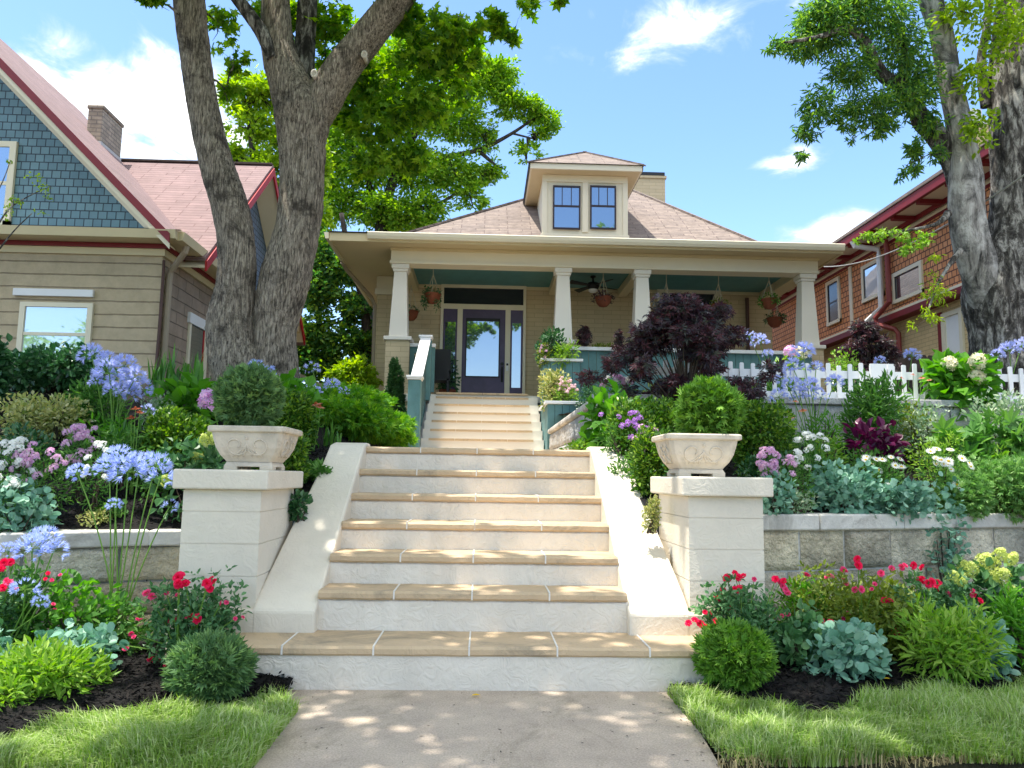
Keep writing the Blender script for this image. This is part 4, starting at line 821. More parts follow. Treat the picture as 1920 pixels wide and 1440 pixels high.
lm('maple', [(.05,.14,.012),(.11,.25,.02),(.30,.46,.03),(.18,.35,.03)], trans=.55)
lm('far_bright', [(.13,.24,.015),(.28,.44,.02),(.44,.58,.05)], trans=.45)
lm('far', [(.08,.20,.015),(.20,.38,.03),(.40,.56,.06)], trans=.5)
lm('far_dark', [(.035,.12,.03),(.08,.21,.05),(.28,.44,.05)], trans=.45)
lm('locust', [(.05,.14,.04),(.11,.25,.06),(.28,.44,.06),(.09,.2,.09)], trans=.5)
lm('locust_lime', [(.22,.34,.02),(.34,.46,.03),(.45,.55,.06)], trans=.5)
def pm(name, cols, tr=.3): return leafm(name, cols, trans=tr, rough=.6, spec=.2)
PM = {'blue': pm('petal_blue', [(.38,.46,.80),(.50,.58,.88),(.64,.70,.92)]), 'pale': pm('petal_pale_blue', [(.50,.54,.85),(.62,.66,.9),(.45,.48,.8)]), 'red': pm('petal_red', [(.80,.01,.08),(.88,.04,.16)], .3), 'pink': pm('petal_pink', [(.80,.05,.20),(.85,.16,.32)], .25), 'lilac': pm('petal_lilac', [(.60,.34,.58),(.74,.50,.70),(.80,.66,.74),(.68,.40,.56)]),
      'white': pm('petal_white', [(.80,.80,.76),(.85,.85,.82)]), 'hpink': pm('petal_hydrangea', [(.85,.45,.75),(.80,.60,.85),(.88,.55,.60)]), 'green': pm('petal_lime', [(.55,.62,.16),(.65,.70,.25)]), 'cream': pm('petal_cream', [(.78,.76,.58),(.8,.72,.55)]),
      'orange': pm('petal_orange', [(.75,.18,.04),(.80,.30,.12)]), 'rust': pm('petal_rust', [(.45,.10,.03),(.30,.06,.02)]), 'yellow': pm('petal_yellow', [(.85,.6,.05)]), 'violet': pm('petal_violet', [(.40,.18,.55),(.55,.30,.65)]), 'coral': pm('petal_coral', [(.75,.25,.2),(.6,.2,.15)]), 'palepink': pm('petal_pale_pink', [(.80,.55,.58),(.78,.62,.66)])}
STEM = leafm('stem_green', [(.12,.26,.03),(.17,.32,.05)], trans=.05)
def floret5(mb, pos, nr, size, rg, k=5, w=.34):
    n = len(pos)
    X = nrmz(np.cross(nr, rg.standard_normal((n, 3)))); Y = np.cross(nr, X); v = [(0, 0, 0)]; f = []
    for i in range(k):
        a = i*2*math.pi/k; d = (math.cos(a), math.sin(a)); s = (-d[1], d[0]); b = len(v); v += [(d[0]*.55+s[0]*w, d[1]*.55+s[1]*w, .1), (d[0], d[1], .12), (d[0]*.55-s[0]*w, d[1]*.55-s[1]*w, .1)]; f.append((0, b, b+1, b+2))
    mb.inst(np.array(v), f, pos, X, Y, nr, size*rg.uniform(.8, 1.2, n))
FM = {}
def fmesh(key, fn, mats):
    mb = MB(); fn(mb, np.random.default_rng(abs(hash(key)) % 1000 if False else len(FM)+5)); o = mb.build(key, mats, None, uv=False); FM[key] = o.data; bpy.data.objects.remove(o)
def sph(n, rg, up=-.3):
    d = nrmz(rg.standard_normal((n*3, 3))); d = d[d[:, 2] > up][:n]; return d
def umbel(mb, rg, R=.1, n=46, up=-.35):
    d = sph(n, rg, up); L_ = R*rg.uniform(.6, .8, len(d)); mb.cur = 0
    X = nrmz(np.cross(d, rg.standard_normal(d.shape))); 
    mb.inst(np.array([(-.012,0,0),(.012,0,0),(.012,1,0),(-.012,1,0)]), [(0,1,2,3)], np.zeros_like(d), X, d, np.cross(X, d), L_); mb.cur = 1
    v = []; f = []
    for i in range(6):
        a = i*math.pi/3; c_, s_ = math.cos(a), math.sin(a); b = len(v); v += [(0, 0, 0), (c_*.16-s_*.09, s_*.16+c_*.09, .55), (c_*.42, s_*.42, 1), (c_*.16+s_*.09, s_*.16-c_*.09, .55)]; f.append((b, b+1, b+2, b+3))
    pos = d*L_[:, None]; mb.inst(np.array(v)*1.0, f, pos, X, np.cross(d, X), nrmz(d+.25*rg.standard_normal(d.shape)), R*.42*rg.uniform(.8, 1.2, len(d)))
for k_, c_ in (('blue', 'blue'), ('pale', 'pale')):
    for v_ in range(3): fmesh('agapanthus_%s_%d' % (k_, v_), lambda mb, rg: umbel(mb, rg, .1, 50 if v_ < 2 else 26), [STEM, PM[c_]])
def rose(mb, rg):
    mb.cur = 0
    for ring, (m, r, tilt, sz) in enumerate([(7, .014, .15, .030), (8, .010, .55, .031), (7, .006, .95, .027), (6, .003, 1.25, .022), (4, .001, 1.45, .016)]):
        for i in range(m):
            a = i*2*math.pi/m+ring*.6+rg.uniform(-.2, .2); d = np.array([math.cos(a), math.sin(a), 0]); D = nrmz(d*math.cos(tilt)+np.array([0, 0, math.sin(tilt)])); s = np.array([-d[1], d[0], 0]); Z = np.cross(s, D)
            v, f = T['round']; v = v*np.array([1.1, 1, 1.6]); mb.inst(v, f, np.array([d*r]), np.array([s]), np.array([D]), np.array([-Z]), sz)
for c_ in ('red', 'pink'): fmesh('rose_'+c_, rose, [PM[c_]])
def ball(mb, rg, R=.06, n=60, fs=.02, k=4, up=-.2, cone=1.0, w=.34):
    d = sph(n, rg, up); p = d*R*rg.uniform(.8, 1.05, (len(d), 1)); p[:, 2] *= cone
    if cone > 1.2: sc_ = 1-.6*np.clip(p[:, 2]/(R*cone), 0, 1); p[:, :2] *= sc_[:, None]
    floret5(mb, p, nrmz(d+.3*rg.standard_normal(d.shape)), fs, rg, k, w)
fmesh('mophead_pink', lambda mb, rg: ball(mb, rg, .075, 110, .022, 4), [PM['hpink']]); fmesh('mophead_white', lambda mb, rg: ball(mb, rg, .07, 90, .022, 4), [PM['cream']])
fmesh('panicle', lambda mb, rg: ball(mb, rg, .045, 80, .015, 4, -.3, 1.6), [PM['green']])
for c_ in ('lilac', 'white', 'violet', 'palepink'): fmesh('cluster_'+c_, lambda mb, rg: ball(mb, rg, .042, 26, .016, 5, -.0, .7), [PM[c_]])
def daisy(mb, rg, n=15, R=.034, drop=0):
    mb.cur = 0
    for i in range(n):
        a = i*2*math.pi/n; d = nrmz(np.array([math.cos(a), math.sin(a), .12-drop])); s = np.array([-math.sin(a), math.cos(a), 0]); v, f = oval(.14, .02, -.02); mb.inst(v, f, np.array([d*.006]), np.array([s]), np.array([d]), np.array([np.cross(s, d)]), R)
    mb.cur = 1; mb.lathe([(.010, 0), (.009, .006), (.005, .010), (.0005, .011)], n=8)
fmesh('daisy', daisy, [PM['white'], PM['yellow']])
for c_ in ('orange', 'rust', 'coral'): fmesh('cone_'+c_, lambda mb, rg: daisy(mb, rg, 12, .036, .25), [PM[c_], PM['rust']])
def fl(par, key, loc, scale=1, nr=None, name='flower', rg=RNG):
    o = bpy.data.objects.new(name, FM[key]); COL.objects.link(o); o.parent = par; o.location = loc
    q = Vector(nr if nr is not None else (0, 0, 1)).to_track_quat('Z', 'Y').to_matrix().to_4x4() @ Matrix.Rotation(rg.uniform(0, 6.28), 4, 'Z')
    o.rotation_euler = q.to_euler(); o.scale = (scale,)*3; return o
SEED = [100]
def newrg(): SEED[0] += 1; return np.random.default_rng(SEED[0])
def dome(hw, hd, h, rg, k=6, low=.12):
    bl = [(0, 0, h*.45, hw*.78, hd*.78, h*.47)]
    for i in range(k):
        a = rg.uniform(0, 6.28); r = rg.uniform(.3, .62); s = rg.uniform(.32, .5); z = rg.uniform(.3, .75)*h
        bl.append((math.cos(a)*r*hw, math.sin(a)*r*hd, z, hw*s, hd*s, min(h*s, h-z)+.02))
    return bl
RUN_OK = True
CATS = {'camellia_shrub': 'shrub', 'variegated_shrub': 'shrub', 'boxwood': 'shrub', 'lime_shrub': 'shrub', 'fine_leaf_shrub': 'shrub', 'planter_shrub': 'shrub', 'dark_shrub': 'shrub', 'hydrangea': 'hydrangea', 'panicle_hydrangea': 'hydrangea', 'phlox': 'flower', 'candytuft': 'flower', 'daisy_plant': 'flower', 'stonecrop': 'succulent', 'juniper': 'juniper', 'trailing_vine': 'vine'}
def bush(name, label, px, pt, wp, Y, tpl, mt, leaf, n, flowers=(), group=None, jit=.55, shell=.35, k=7, depth=.85, zb=None, blobs=None, stems=10, upj=.6, upb=.35, hmin=.12):
    cat = CATS.get(name, 'plant'); rg = newrg(); c = atY(px, pt, Y); hw = wp/2*Y/FPX; g0 = gz(c[0], Y)-.01 if zb is None else zb; h = max(hmin, c[2]-g0); hd = min(hw*depth, .75)
    t = thing(name, label, cat, (c[0], Y, g0), group)
    bl = dome(hw, hd, h, rg, k) if blobs is None else blobs(hw, hd, h, rg)
    n = int(n*1.0); pos, d = blobpts(n, bl, rg, shell); ok = pos[:, 2] > .01; pos, d = pos[ok], d[ok]
    if abs(c[0]) < 1.45 and Y < 8: pass
    mb = MB(); place(mb, tpl, pos, d+np.array([0, 0, upb]), leaf, rg, jit, None if tpl in ('needle', 'fan') else d*.5+np.array([0, 0, .8]), upj); mb.build('foliage', LM[mt], t, uv=False)
    if stems:
        mb = MB(); 
        for i in range(stems):
            b = bl[rg.integers(0, len(bl))]; q = np.array(b[:3])+rg.standard_normal(3)*.3*np.array(b[3:]); q[2] = max(.05, q[2]); mb.tube([(rg.uniform(-.04, .04), rg.uniform(-.04, .04), 0), (q[0]*.4, q[1]*.4, q[2]*.55), tuple(q)], [.008, .006, .003], 5, cap=False)
        mb.build('stems', M['twig'], t, uv=False)
    for (key, cnt, sc_) in flowers:
        if key.startswith('cluster'): cnt, sc_ = int(cnt*1.7), sc_*.72
        b = np.array(bl); kk = rg.integers(0, len(b), cnt*4); dd = nrmz(rg.standard_normal((cnt*4, 3))+np.array([0, -.7, .7])); pp = b[kk, :3]+dd*b[kk, 3:]*1.06
        top = np.argsort(-(pp[:, 2]/h-pp[:, 1]/hd*.5+rg.uniform(0, .5, len(pp))))[:cnt]
        for i in top: fl(t, key, tuple(pp[i]), sc_*rg.uniform(.8, 1.15), nrmz(dd[i]*.5+np.array([0, -.65, .5])), 'flower' if not key.startswith(('mop', 'pan', 'clu')) else 'flower_head', rg)
    return t
def globe(name, label, px, py, rp, Y, mt, group=None, leaf=.042, n=9000, trunk=.12, flat=1.0, cat='shrub'):
    rg = newrg(); c = atY(px, py, Y); r = rp*Y/FPX; zb = c[2]-r*flat-trunk
    t = thing(name, label, cat, (c[0], Y, zb), group); cz = trunk+r*flat
    bl = [(0, 0, cz, r*.96, r*.96, r*.96*flat)]+[(q[0]*r*.40, q[1]*r*.40, cz+q[2]*r*.40*flat, r*.62, r*.62, r*.62*flat) for q in nrmz(rg.standard_normal((12, 3)))]
    pos, d = blobpts(n, bl, rg, .72); mb = MB(); place(mb, 'fan', pos, d*1.0+np.array([0, 0, .25]), leaf, rg, .42, None, 1.0); q2, d2 = blobpts(n//18, [(0, 0, cz, r*1.06, r*1.06, r*1.06*flat)], rg, .92); place(mb, 'fan', q2, d2+np.array([0, 0, .5]), leaf*1.35, rg, .6, None, 1.0); mb.build('foliage', LM[mt], t, uv=False)
    mb = MB().tube([(0, 0, 0), (.01, 0, cz*.5), (0, 0, cz)], [.022, .018, .01], 7)
    for i in range(14): d_ = nrmz(rg.standard_normal(3)); mb.tube([(0, 0, cz*.55), tuple(np.array([0, 0, cz])+d_*r*.4), tuple(np.array([0, 0, cz])+d_*r*.85)], [.008, .005, .002], 5, cap=False)
    mb.build('trunk', M['twig'], t, uv=False); return t
def agap(label, base, heads, kind='blue', leaves_n=26, L=.45, group='blue lily clumps', lw=.014, hs=1.0):
    """base=(px,Y) foot; heads=[(px,py,Y,scale)]"""
    rg = newrg(); b = atY(base[0], 800, base[1]); g0 = gz(b[0], base[1])-.01; org = np.array([b[0], base[1], g0]); t = thing('lily_clump', label, 'flower', tuple(org), group)
    mb = MB()
    for i in range(leaves_n): ribbon(mb, (rg.uniform(-.06, .06), rg.uniform(-.05, .05), 0), rg.uniform(0, 6.28), L*rg.uniform(.6, 1.15), lw*rg.uniform(.7, 1.2), rg.uniform(.55, .85), rg.uniform(.25, .75), 9)
    mb.build('leaves', LM['strap'], t, uv=False, smooth=True)
    for (px, py, Y, s) in heads:
        p = atY(px, py, Y)-org; q = np.array([rg.uniform(-.05, .05), rg.uniform(-.04, .04), 0]); mid = (p+q)/2+np.array([rg.uniform(-.03, .03)+(.25*(q[0]-p[0])), 0, .06*abs(p[0]-q[0])]); tt = np.linspace(0, 1, 9)[:, None]
        MB().tube((1-tt)**2*q+2*tt*(1-tt)*mid+tt**2*p, np.linspace(.0055, .004, 9), 6, cap=False).build('stem', STEM, t, uv=False, smooth=True)
        fl(t, 'agapanthus_%s_%d' % (kind, rg.integers(0, 3) if s < .9 else rg.integers(0, 2)), tuple(p), s*hs*rg.uniform(.95, 1.1), nrmz(np.array([p[0]-q[0], -.15, 1.2])), 'flower_head', rg)
    return t
def rosebush(label, px, pt, wp, Y, blooms, n=900, mt='rose', leaf=.034, open_=.25):
    rg = newrg(); c = atY(px, pt, Y); hw = wp/2*Y/FPX; g0 = gz(c[0], Y)-.01; h = max(.2, c[2]-g0); t = thing('rose_bush', label, 'rose bush', (c[0], Y, g0), 'red rose bushes in the front beds'); hd = min(hw*.8, .35)
    bl = dome(hw, hd, h, rg, 9); pos, d = blobpts(n, bl, rg, .1, clump=7, cr=.16); ok = pos[:, 2] > .05; pos, d = pos[ok], d[ok]
    mb = MB(); place(mb, 'oval', pos, d+np.array([0, 0, .3]), leaf, rg, .8, d*.4+np.array([0, -.2, .8]), .6); mb.build('foliage', LM[mt], t, uv=False)
    mb = MB(); mf = []
    tips = [atY(x, y, Y-rg.uniform(0, hd*.6))-np.array([c[0], Y, g0]) for (x, y, *_) in blooms]+[np.array(bl[rg.integers(1, len(bl))][:3]) for _ in range(8)]
    for p in tips: q = np.array([rg.uniform(-.07, .07), rg.uniform(-.05, .05), 0]); m_ = (p*.55+q*.45)+np.array([0, 0, .05]); mb.tube([q, m_, p], [.006, .0045, .0025], 5, cap=False)
    mb.build('stems', STEM, t, uv=False)
    for k in range(len(blooms)):
        x, y, s, kd = blooms[k]; q = tips[k]+rg.standard_normal(3)*np.array([.03, .01, .022]); fl(t, 'rose_'+kd, tuple(q), s*.6, nrmz(rg.standard_normal(3)*.5+np.array([0, -.7, .6])), 'flower', rg)
    for (x, y, s, kd), p in zip(blooms, tips): fl(t, 'rose_'+kd, tuple(p), s*.66, nrmz(rg.standard_normal(3)*.4+np.array([0, -.8, .6])), 'flower', rg)
    return t
# ================================================================ garden, left side
globe('topiary', 'round clipped evergreen ball growing in the left urn', 468, 747, 56, 5.47, 'globe_blue', 'clipped evergreen balls', n=9000, trunk=.02)
globe('topiary', 'bright green clipped ball growing in the right urn', 1328, 772, 58, 5.47, 'globe', 'clipped evergreen balls', n=9500, trunk=.02)
globe('globe_shrub', 'round green shrub in black mulch left of the bottom step', 394, 1254, 63, 4.42, 'globe_blue', 'low globe shrubs beside the bottom step', n=11000, trunk=.0, flat=.82, leaf=.045)
globe('globe_shrub', 'bright green round shrub in black mulch right of the bottom step', 1376, 1230, 63, 4.62, 'globe', 'low globe shrubs beside the bottom step', n=11000, trunk=.0, flat=.82, leaf=.042)
bush('boxwood', 'clipped boxwood mound behind the left urn, nearer the front garden', 350, 768, 165, 6.5, 'oval', 'box', .042, 6200, jit=.5, k=9, shell=.5)
bush('boxwood', 'tall boxwood just right of the left urn and its round topiary', 548, 738, 120, 7.2, 'oval', 'box', .042, 6200, jit=.5, k=9, shell=.5)
bush('boxwood', 'low boxwood tucked between the left pier and the stair side wall', 528, 812, 130, 6.35, 'oval', 'box', .042, 5000, jit=.5, k=9, shell=.5)
bush('trailing_vine', 'dark trailing vine spilling over the left stair side wall', 590, 880, 90, 6.55, 'lobed', 'mid', .06, 300, k=5, stems=8)
bush('leafy_plant', 'small green leafy plant in the gap beside the left pier', 568, 925, 40, 5.9, 'broad', 'dark', .06, 110, k=4)
bush('camellia_shrub', 'large dark glossy shrub in front of the stone house window', 95, 655, 260, 8.2, 'broad', 'dark', .075, 2600, k=10, depth=.6)
bush('camellia_shrub', 'tall dark glossy shrub at the left frame edge', -25, 628, 110, 7.6, 'broad', 'dark', .08, 900, k=6)
bush('variegated_shrub', 'yellow and green variegated shrub at the left edge, leftmost of the pair', 25, 738, 150, 6.9, 'oval', 'varieg', .05, 1300, k=7)
bush('variegated_shrub', 'yellow variegated shrub just right of its twin, left of the tall blue lilies', 108, 745, 130, 7.0, 'oval', 'varieg', .048, 1000, k=7)
bush('leafy_plant', 'dark green fine leaved plant behind the stems of the tall left lilies', 190, 718, 130, 7.4, 'lance', 'mid', .08, 1100, k=7)
agap('tall clump of blue lilies crowding in front of the stone house corner', (215, 6.9), [(172, 668, 6.7, 1.0), (205, 700, 6.6, 1.15), (232, 688, 6.8, 1.15), (252, 712, 6.7, 1.1), (262, 730, 6.9, 1.0), (215, 735, 6.6, .95), (240, 740, 6.8, 1.0), (278, 772, 6.6, .65), (200, 678, 7.0, 1.0), (226, 712, 6.9, 1.1), (182, 716, 6.6, .7)], 'pale', 50, .6)
agap('tall blue lilies with bare stems rising in front of the left coping', (250, 5.25), [(222, 862, 5.35, 1.0), (240, 885, 5.3, 1.1), (205, 880, 5.3, .9), (292, 875, 5.35, 1.05), (300, 898, 5.25, .85), (146, 890, 5.3, .75), (215, 948, 5.2, .5), (318, 950, 5.3, .5), (262, 870, 5.5, .9)], 'blue', 44, .5)
agap('low blue lily clump at the left edge in front of the weathered wall', (85, 4.95), [(82, 1018, 5.0, 1.05), (60, 1035, 4.9, 1.0), (100, 1035, 4.95, .85), (15, 1035, 4.9, .6), (48, 1105, 4.7, .8), (75, 1130, 4.7, .5)], 'blue', 30, .4)
agap('blue lilies peeping over the left urn topiary', (475, 7.8), [(455, 698, 7.9, .8), (480, 690, 7.9, .9), (502, 700, 7.8, .8)], 'blue', 24, .4)
agap('small blue lilies behind the tan lily leaves near the shed', (605, 8.6), [(585, 693, 8.5, .85), (577, 722, 8.4, .7), (556, 727, 8.3, .6), (623, 724, 8.5, .85), (595, 735, 8.4, .6), (645, 735, 8.6, .6)], 'pale', 26, .45)
def straps(label, px, Y, top, n, L, w, mt='strap', name='strap_leaf_plant', spread=.1, grp=None):
    rg = newrg(); b = atY(px, top, Y); g0 = gz(b[0], Y); t = thing(name, label, 'plant', (b[0], Y, g0), grp); hh = b[2]-g0; mb = MB()
    for i in range(n): ribbon(mb, (rg.uniform(-spread, spread), rg.uniform(-.08, .08), 0), rg.uniform(0, 6.28), max(L, hh)*rg.uniform(.7, 1.25), w*rg.uniform(.7, 1.2), rg.uniform(.75, 1.05), rg.uniform(.15, .6), 9)
    mb.build('leaves', LM[mt], t, uv=False, smooth=True); return t
straps('arching dark green strap leaves between the stone house and the double tree', 335, 8.3, 690, 70, .6, .014, spread=.3)
straps('upright iris leaves against the double tree trunk', 375, 8.1, 685, 16, .6, .022)
straps('thin arching leaves beside the drooping orange lily right of the left urn', 625, 7.6, 800, 22, .4, .012)
bush('hydrangea', 'broad bright leaved hydrangea with a pink bloom left of the left urn topiary', 352, 714, 150, 7.5, 'broad', 'fresh', .15, 230, k=6, upj=.4)
h_ = bush('hydrangea', 'bright leaved hydrangea between the left urn topiary and the double tree', 548, 715, 130, 7.9, 'broad', 'fresh', .13, 200, k=6)
c_ = atY(398, 752, 6.9); hy = thing('hydrangea_bloom', 'large pink and lilac hydrangea bloom beside the left topiary', 'flower', (c_[0], 6.9, c_[2]-.4)); fl(hy, 'mophead_pink', (0, 0, .4), 1.5, (0, -.5, .8), 'flower_head'); MB().tube([(.1, .1, -.1), (.04, .05, .2), (0, 0, .38)], [.007, .006, .005], 6).build('stem', STEM, hy, uv=False); mb = MB(); place(mb, 'broad', np.array([[.05, .03, .28], [0, .02, .33], [.03, 0, .22], [-.02, .05, .3]]), np.array([[1, 0, .3], [-1, 0, .2], [.3, -1, 0], [-.4, .6, .4]]), .14, newrg(), .2); mb.build('leaves', LM['fresh'], hy, uv=False)
bush('panicle_hydrangea', 'lime flowered hydrangea with grey green leaves beside the left pier cap', 355, 822, 150, 6.0, 'broad', 'rose', .085, 380, [('panicle', 5, 1.0)], k=6, upj=.4)
bush('leafy_plant', 'dark green coneflower plant with two rusty blooms left of the boxwood', 243, 800, 110, 6.3, 'lance', 'mid', .09, 420, k=5)
def conefl(label, px, py, Y, key, heads, zb=None):
    c = atY(px, py, Y); g0 = gz(c[0], Y); t = thing('coneflower', label, 'flower', (c[0], Y, g0)); rg = newrg(); mb = MB(); pos = []
    for (x, y, s) in heads:
        p = atY(x, y, Y)-np.array([c[0], Y, g0]); MB().tube([(rg.uniform(-.03, .03), 0, 0), tuple(p*.5+np.array([.01, 0, 0])), tuple(p)], .003, 5, cap=False).build('stem', STEM, t, uv=False); fl(t, key, tuple(p), s, (rg.uniform(-.3, .3), -.3, 1), 'flower', rg)
        for k in range(7): pos.append(p*rg.uniform(.1, .75))
    place(mb, 'lance', np.array(pos), rg.standard_normal((len(pos), 3))+np.array([0, 0, .3]), .09, rg, .3); mb.build('leaves', LM['mid'], t, uv=False); return t
conefl('two rusty orange coneflowers standing left of the clipped boxwood mound', 252, 780, 6.2, 'cone_rust', [(254, 765, 1.15), (246, 782, 1.3), (262, 772, .9)])
conefl('drooping coral daylily above the boxwood right of the left urn', 594, 762, 7.2, 'cone_coral', [(592, 757, 1.6), (600, 762, 1.3)])
bush('phlox', 'lilac pink phlox below the tall blue lilies, left garden', 160, 806, 100, 6.1, 'lance', 'mid', .055, 600, [('cluster_lilac', 16, 1.0)], k=6)
bush('phlox', 'lilac phlox at the left, in front of the variegated shrubs', 92, 842, 110, 5.75, 'lance', 'mid', .05, 600, [('cluster_lilac', 13, 1.0)], k=6)
bush('candytuft', 'white flowered candytuft at the left edge above the round leaved plants', 35, 832, 120, 5.75, 'lance', 'mid', .045, 600, [('cluster_white', 12, 1.0)], k=6)
bush('candytuft', 'second white candytuft, lower at the left edge', 15, 882, 110, 5.45, 'lance', 'mid', .045, 500, [('cluster_white', 8, 1.0)], k=6)
bush('candytuft', 'white flowers beside the lilac phlox left of the lily heads', 182, 840, 60, 5.8, 'lance', 'mid', .045, 260, [('cluster_white', 5, .9)], k=5)
bush('stonecrop', 'blue green round leaved plant sitting behind the left wall coping', 45, 905, 130, 5.45, 'round', 'sedum', .05, 560, k=7, jit=.5, upj=.5)
bush('golden_groundcover', 'small yellow green tuft on the mulch behind the left coping', 178, 960, 75, 5.75, 'oval', 'varieg', .025, 420, k=5)
bush('leafy_plant', 'small round leaved plant among the tall lily stems behind the left coping', 205, 955, 60, 5.85, 'round', 'mid', .04, 150, k=4)
rosebush('red rose bush in front of the left pier', 365, 1075, 190, 4.85, [(337, 1080, 1.15, 'red'), (348, 1094, 1.0, 'red'), (334, 1096, 1.0, 'red'), (388, 1094, 1.1, 'red'), (396, 1086, .9, 'red'), (275, 1112, 1.0, 'pink'), (323, 1163, 1.05, 'red'), (370, 1160, 1.2, 'red'), (415, 1131, .65, 'pink'), (441, 1160, .5, 'pink'), (312, 1112, .55, 'pink'), (264, 1162, .55, 'pink'), (211, 1207, .8, 'pink'), (246, 1188, .6, 'pink'), (306, 1238, 1.1, 'red'), (313, 1250, .9, 'red')], 2600, leaf=.042)
rosebush('red rose bush cut by the left frame edge', -5, 1050, 130, 4.8, [(8, 1055, 1.0, 'red'), (2, 1066, .9, 'red'), (18, 1093, .9, 'pink'), (6, 1102, .9, 'red'), (97, 1088, .5, 'pink'), (100, 1133, .5, 'pink'), (90, 1075, .5, 'red')], 1500, leaf=.042)
bush('leafy_plant', 'mid green leafy plant in the left front bed between the lilies and roses', 150, 1070, 170, 5.0, 'broad', 'fresh', .06, 420, k=8, stems=16)
bush('leafy_plant', 'dark leafy filler behind the roses near the lily stems, left front bed', 215, 1110, 150, 5.1, 'oval', 'mid', .055, 800, k=8)
bush('stonecrop', 'blue green round leaved plant in the left front bed above the lime plant', 130, 1185, 210, 4.65, 'round', 'sedum', .055, 640, k=8, upj=.5)
bush('stonecrop', 'small blue green round leaved plant at the left frame edge', -5, 1185, 90, 4.5, 'round', 'sedum', .05, 220, k=5, upj=.5)
bush('lime_groundcover', 'lime green narrow leaved plant spreading at the bottom left', 85, 1215, 290, 4.35, 'lance', 'lime', .075, 1700, k=10, upj=.5)
bush('lime_groundcover', 'lime green spill of narrow leaves on the mulch at the far bottom left', -10, 1280, 190, 4.15, 'lance', 'lime', .07, 700, k=7)
def hedge(label, p0, p1, top0, top1, n, mt, leaf=.05, tpl='fan', name='hedge', r=.45):
    rg = newrg(); a = atY(p0[0], 800, p0[1]); b = atY(p1[0], 800, p1[1]); za = atY(p0[0], top0, p0[1])[2]; zb_ = atY(p1[0], top1, p1[1])[2]; ga, gb = gz(a[0], p0[1]), gz(b[0], p1[1])
    t = thing(name, label, 'hedge', (a[0], p0[1], ga)); bl = []
    for q in np.linspace(0, 1, 9):
        x = a[0]*(1-q)+b[0]*q; y = p0[1]*(1-q)+p1[1]*q; z1 = za*(1-q)+zb_*q; z0 = ga*(1-q)+gb*q; hh = z1-z0
        for k in range(3): bl.append((x-a[0]+rg.uniform(-.15, .15), y-p0[1]+rg.uniform(-.2, .2), z0-ga+hh*rg.uniform(.3, .7), r*rg.uniform(.6, .9), r*rg.uniform(.6, .9), hh*.34))
    pos, d = blobpts(n, bl, rg, .4); mb = MB(); place(mb, tpl, pos, d+np.array([0, 0, .1]), leaf, rg, .6, None, 1.0); mb.build('foliage', LM[mt], t, uv=False)
    mb = MB()
    for b_ in bl[::2]: mb.tube([(b_[0]*.95, b_[1], 0), (b_[0], b_[1], b_[2])], [.012, .006], 5, cap=False)
    mb.build('stems', M['twig'], t, uv=False); return t
hedge('bright feathery green hedge beside the garden walk, left of the teal newel post', (655, 8.6), (722, 11.2), 742, 780, 15000, 'feather', .085, r=.48)
hedge('upper part of the bright green planting behind the left boxwoods', (625, 9.3), (668, 11.5), 728, 735, 9000, 'feather', .085, r=.6)
def column(label, px, py, wp, Y, mt, zb):
    rg = newrg(); c = atY(px, py, Y); h = c[2]-zb; r = wp/2*Y/FPX; t = thing('cypress', label, 'shrub', (c[0], Y, zb)); bl = [(0, 0, h*.28, r, r, h*.3), (.02, 0, h*.5, r*.8, r*.8, h*.25), (.03, 0, h*.72, r*.6, r*.6, h*.2), (.0, 0, h*.88, r*.36, r*.36, h*.12)]
    pos, d = blobpts(5000, bl, rg, .6); mb = MB(); place(mb, 'fan', pos, d*.8+np.array([0, 0, .9]), .055, rg, .35, None, 1.0); mb.build('foliage', LM[mt], t, uv=False); MB().tube([(0, 0, 0), (0, 0, h*.8)], [.03, .01], 6).build('trunk', M['twig'], t); return t
column('dark slim cypress beside the left column base of the porch', 740, 672, 46, 13.0, 'cypress', 1.8)
bush('boulder_plant', 'dark low shrub at the foot of the slim cypress behind the newel post', 758, 752, 30, 12.9, 'oval', 'dark', .05, 400, k=4, zb=1.6)
# ================================================================ garden, right side
bush('boxwood', 'boxwood left of the right urn topiary, beside the large hydrangea leaves', 1212, 748, 150, 6.9, 'oval', 'box', .042, 8000, jit=.5, k=9, shell=.5)
bush('boxwood', 'large rounded boxwood right of the right urn topiary', 1430, 758, 150, 6.6, 'oval', 'box', .042, 8000, jit=.5, k=9, shell=.5)
bush('boxwood', 'low boxwood behind the right urn foot', 1235, 800, 110, 6.3, 'oval', 'box', .042, 4200, jit=.5, k=9, shell=.5)
bush('leafy_plant', 'pale leafy plant tucked between the right urn and the stair side wall', 1268, 852, 60, 6.05, 'broad', 'rose', .05, 160, k=4)
bush('golden_groundcover', 'small golden shrub squeezed beside the right pier', 1220, 934, 46, 5.6, 'oval', 'varieg', .026, 620, k=5, zb=.86)
bush('hydrangea', 'big bright leaved hydrangea at the end of the walk side wall', 1145, 735, 130, 7.3, 'broad', 'fresh', .15, 260, k=7, upj=.35)
bush('hydrangea', 'bright broad leaves behind the right urn topiary, below the red maple', 1400, 735, 120, 7.55, 'broad', 'lime', .14, 90, k=4, upj=.4)
bush('phlox', 'violet phlox between the walk side wall and the right boxwoods', 1170, 776, 110, 6.75, 'lance', 'mid', .05, 700, [('cluster_violet', 13, .9)], k=6)
bush('phlox', 'lilac phlox in front of the boxwood left of the right urn', 1205, 805, 70, 6.45, 'lance', 'mid', .045, 420, [('cluster_lilac', 9, .85)], k=5)
bush('lime_groundcover', 'low lime plant where the walk side wall meets the landing', 1085, 832, 80, 7.4, 'oval', 'lime', .04, 500, k=5, zb=1.48)
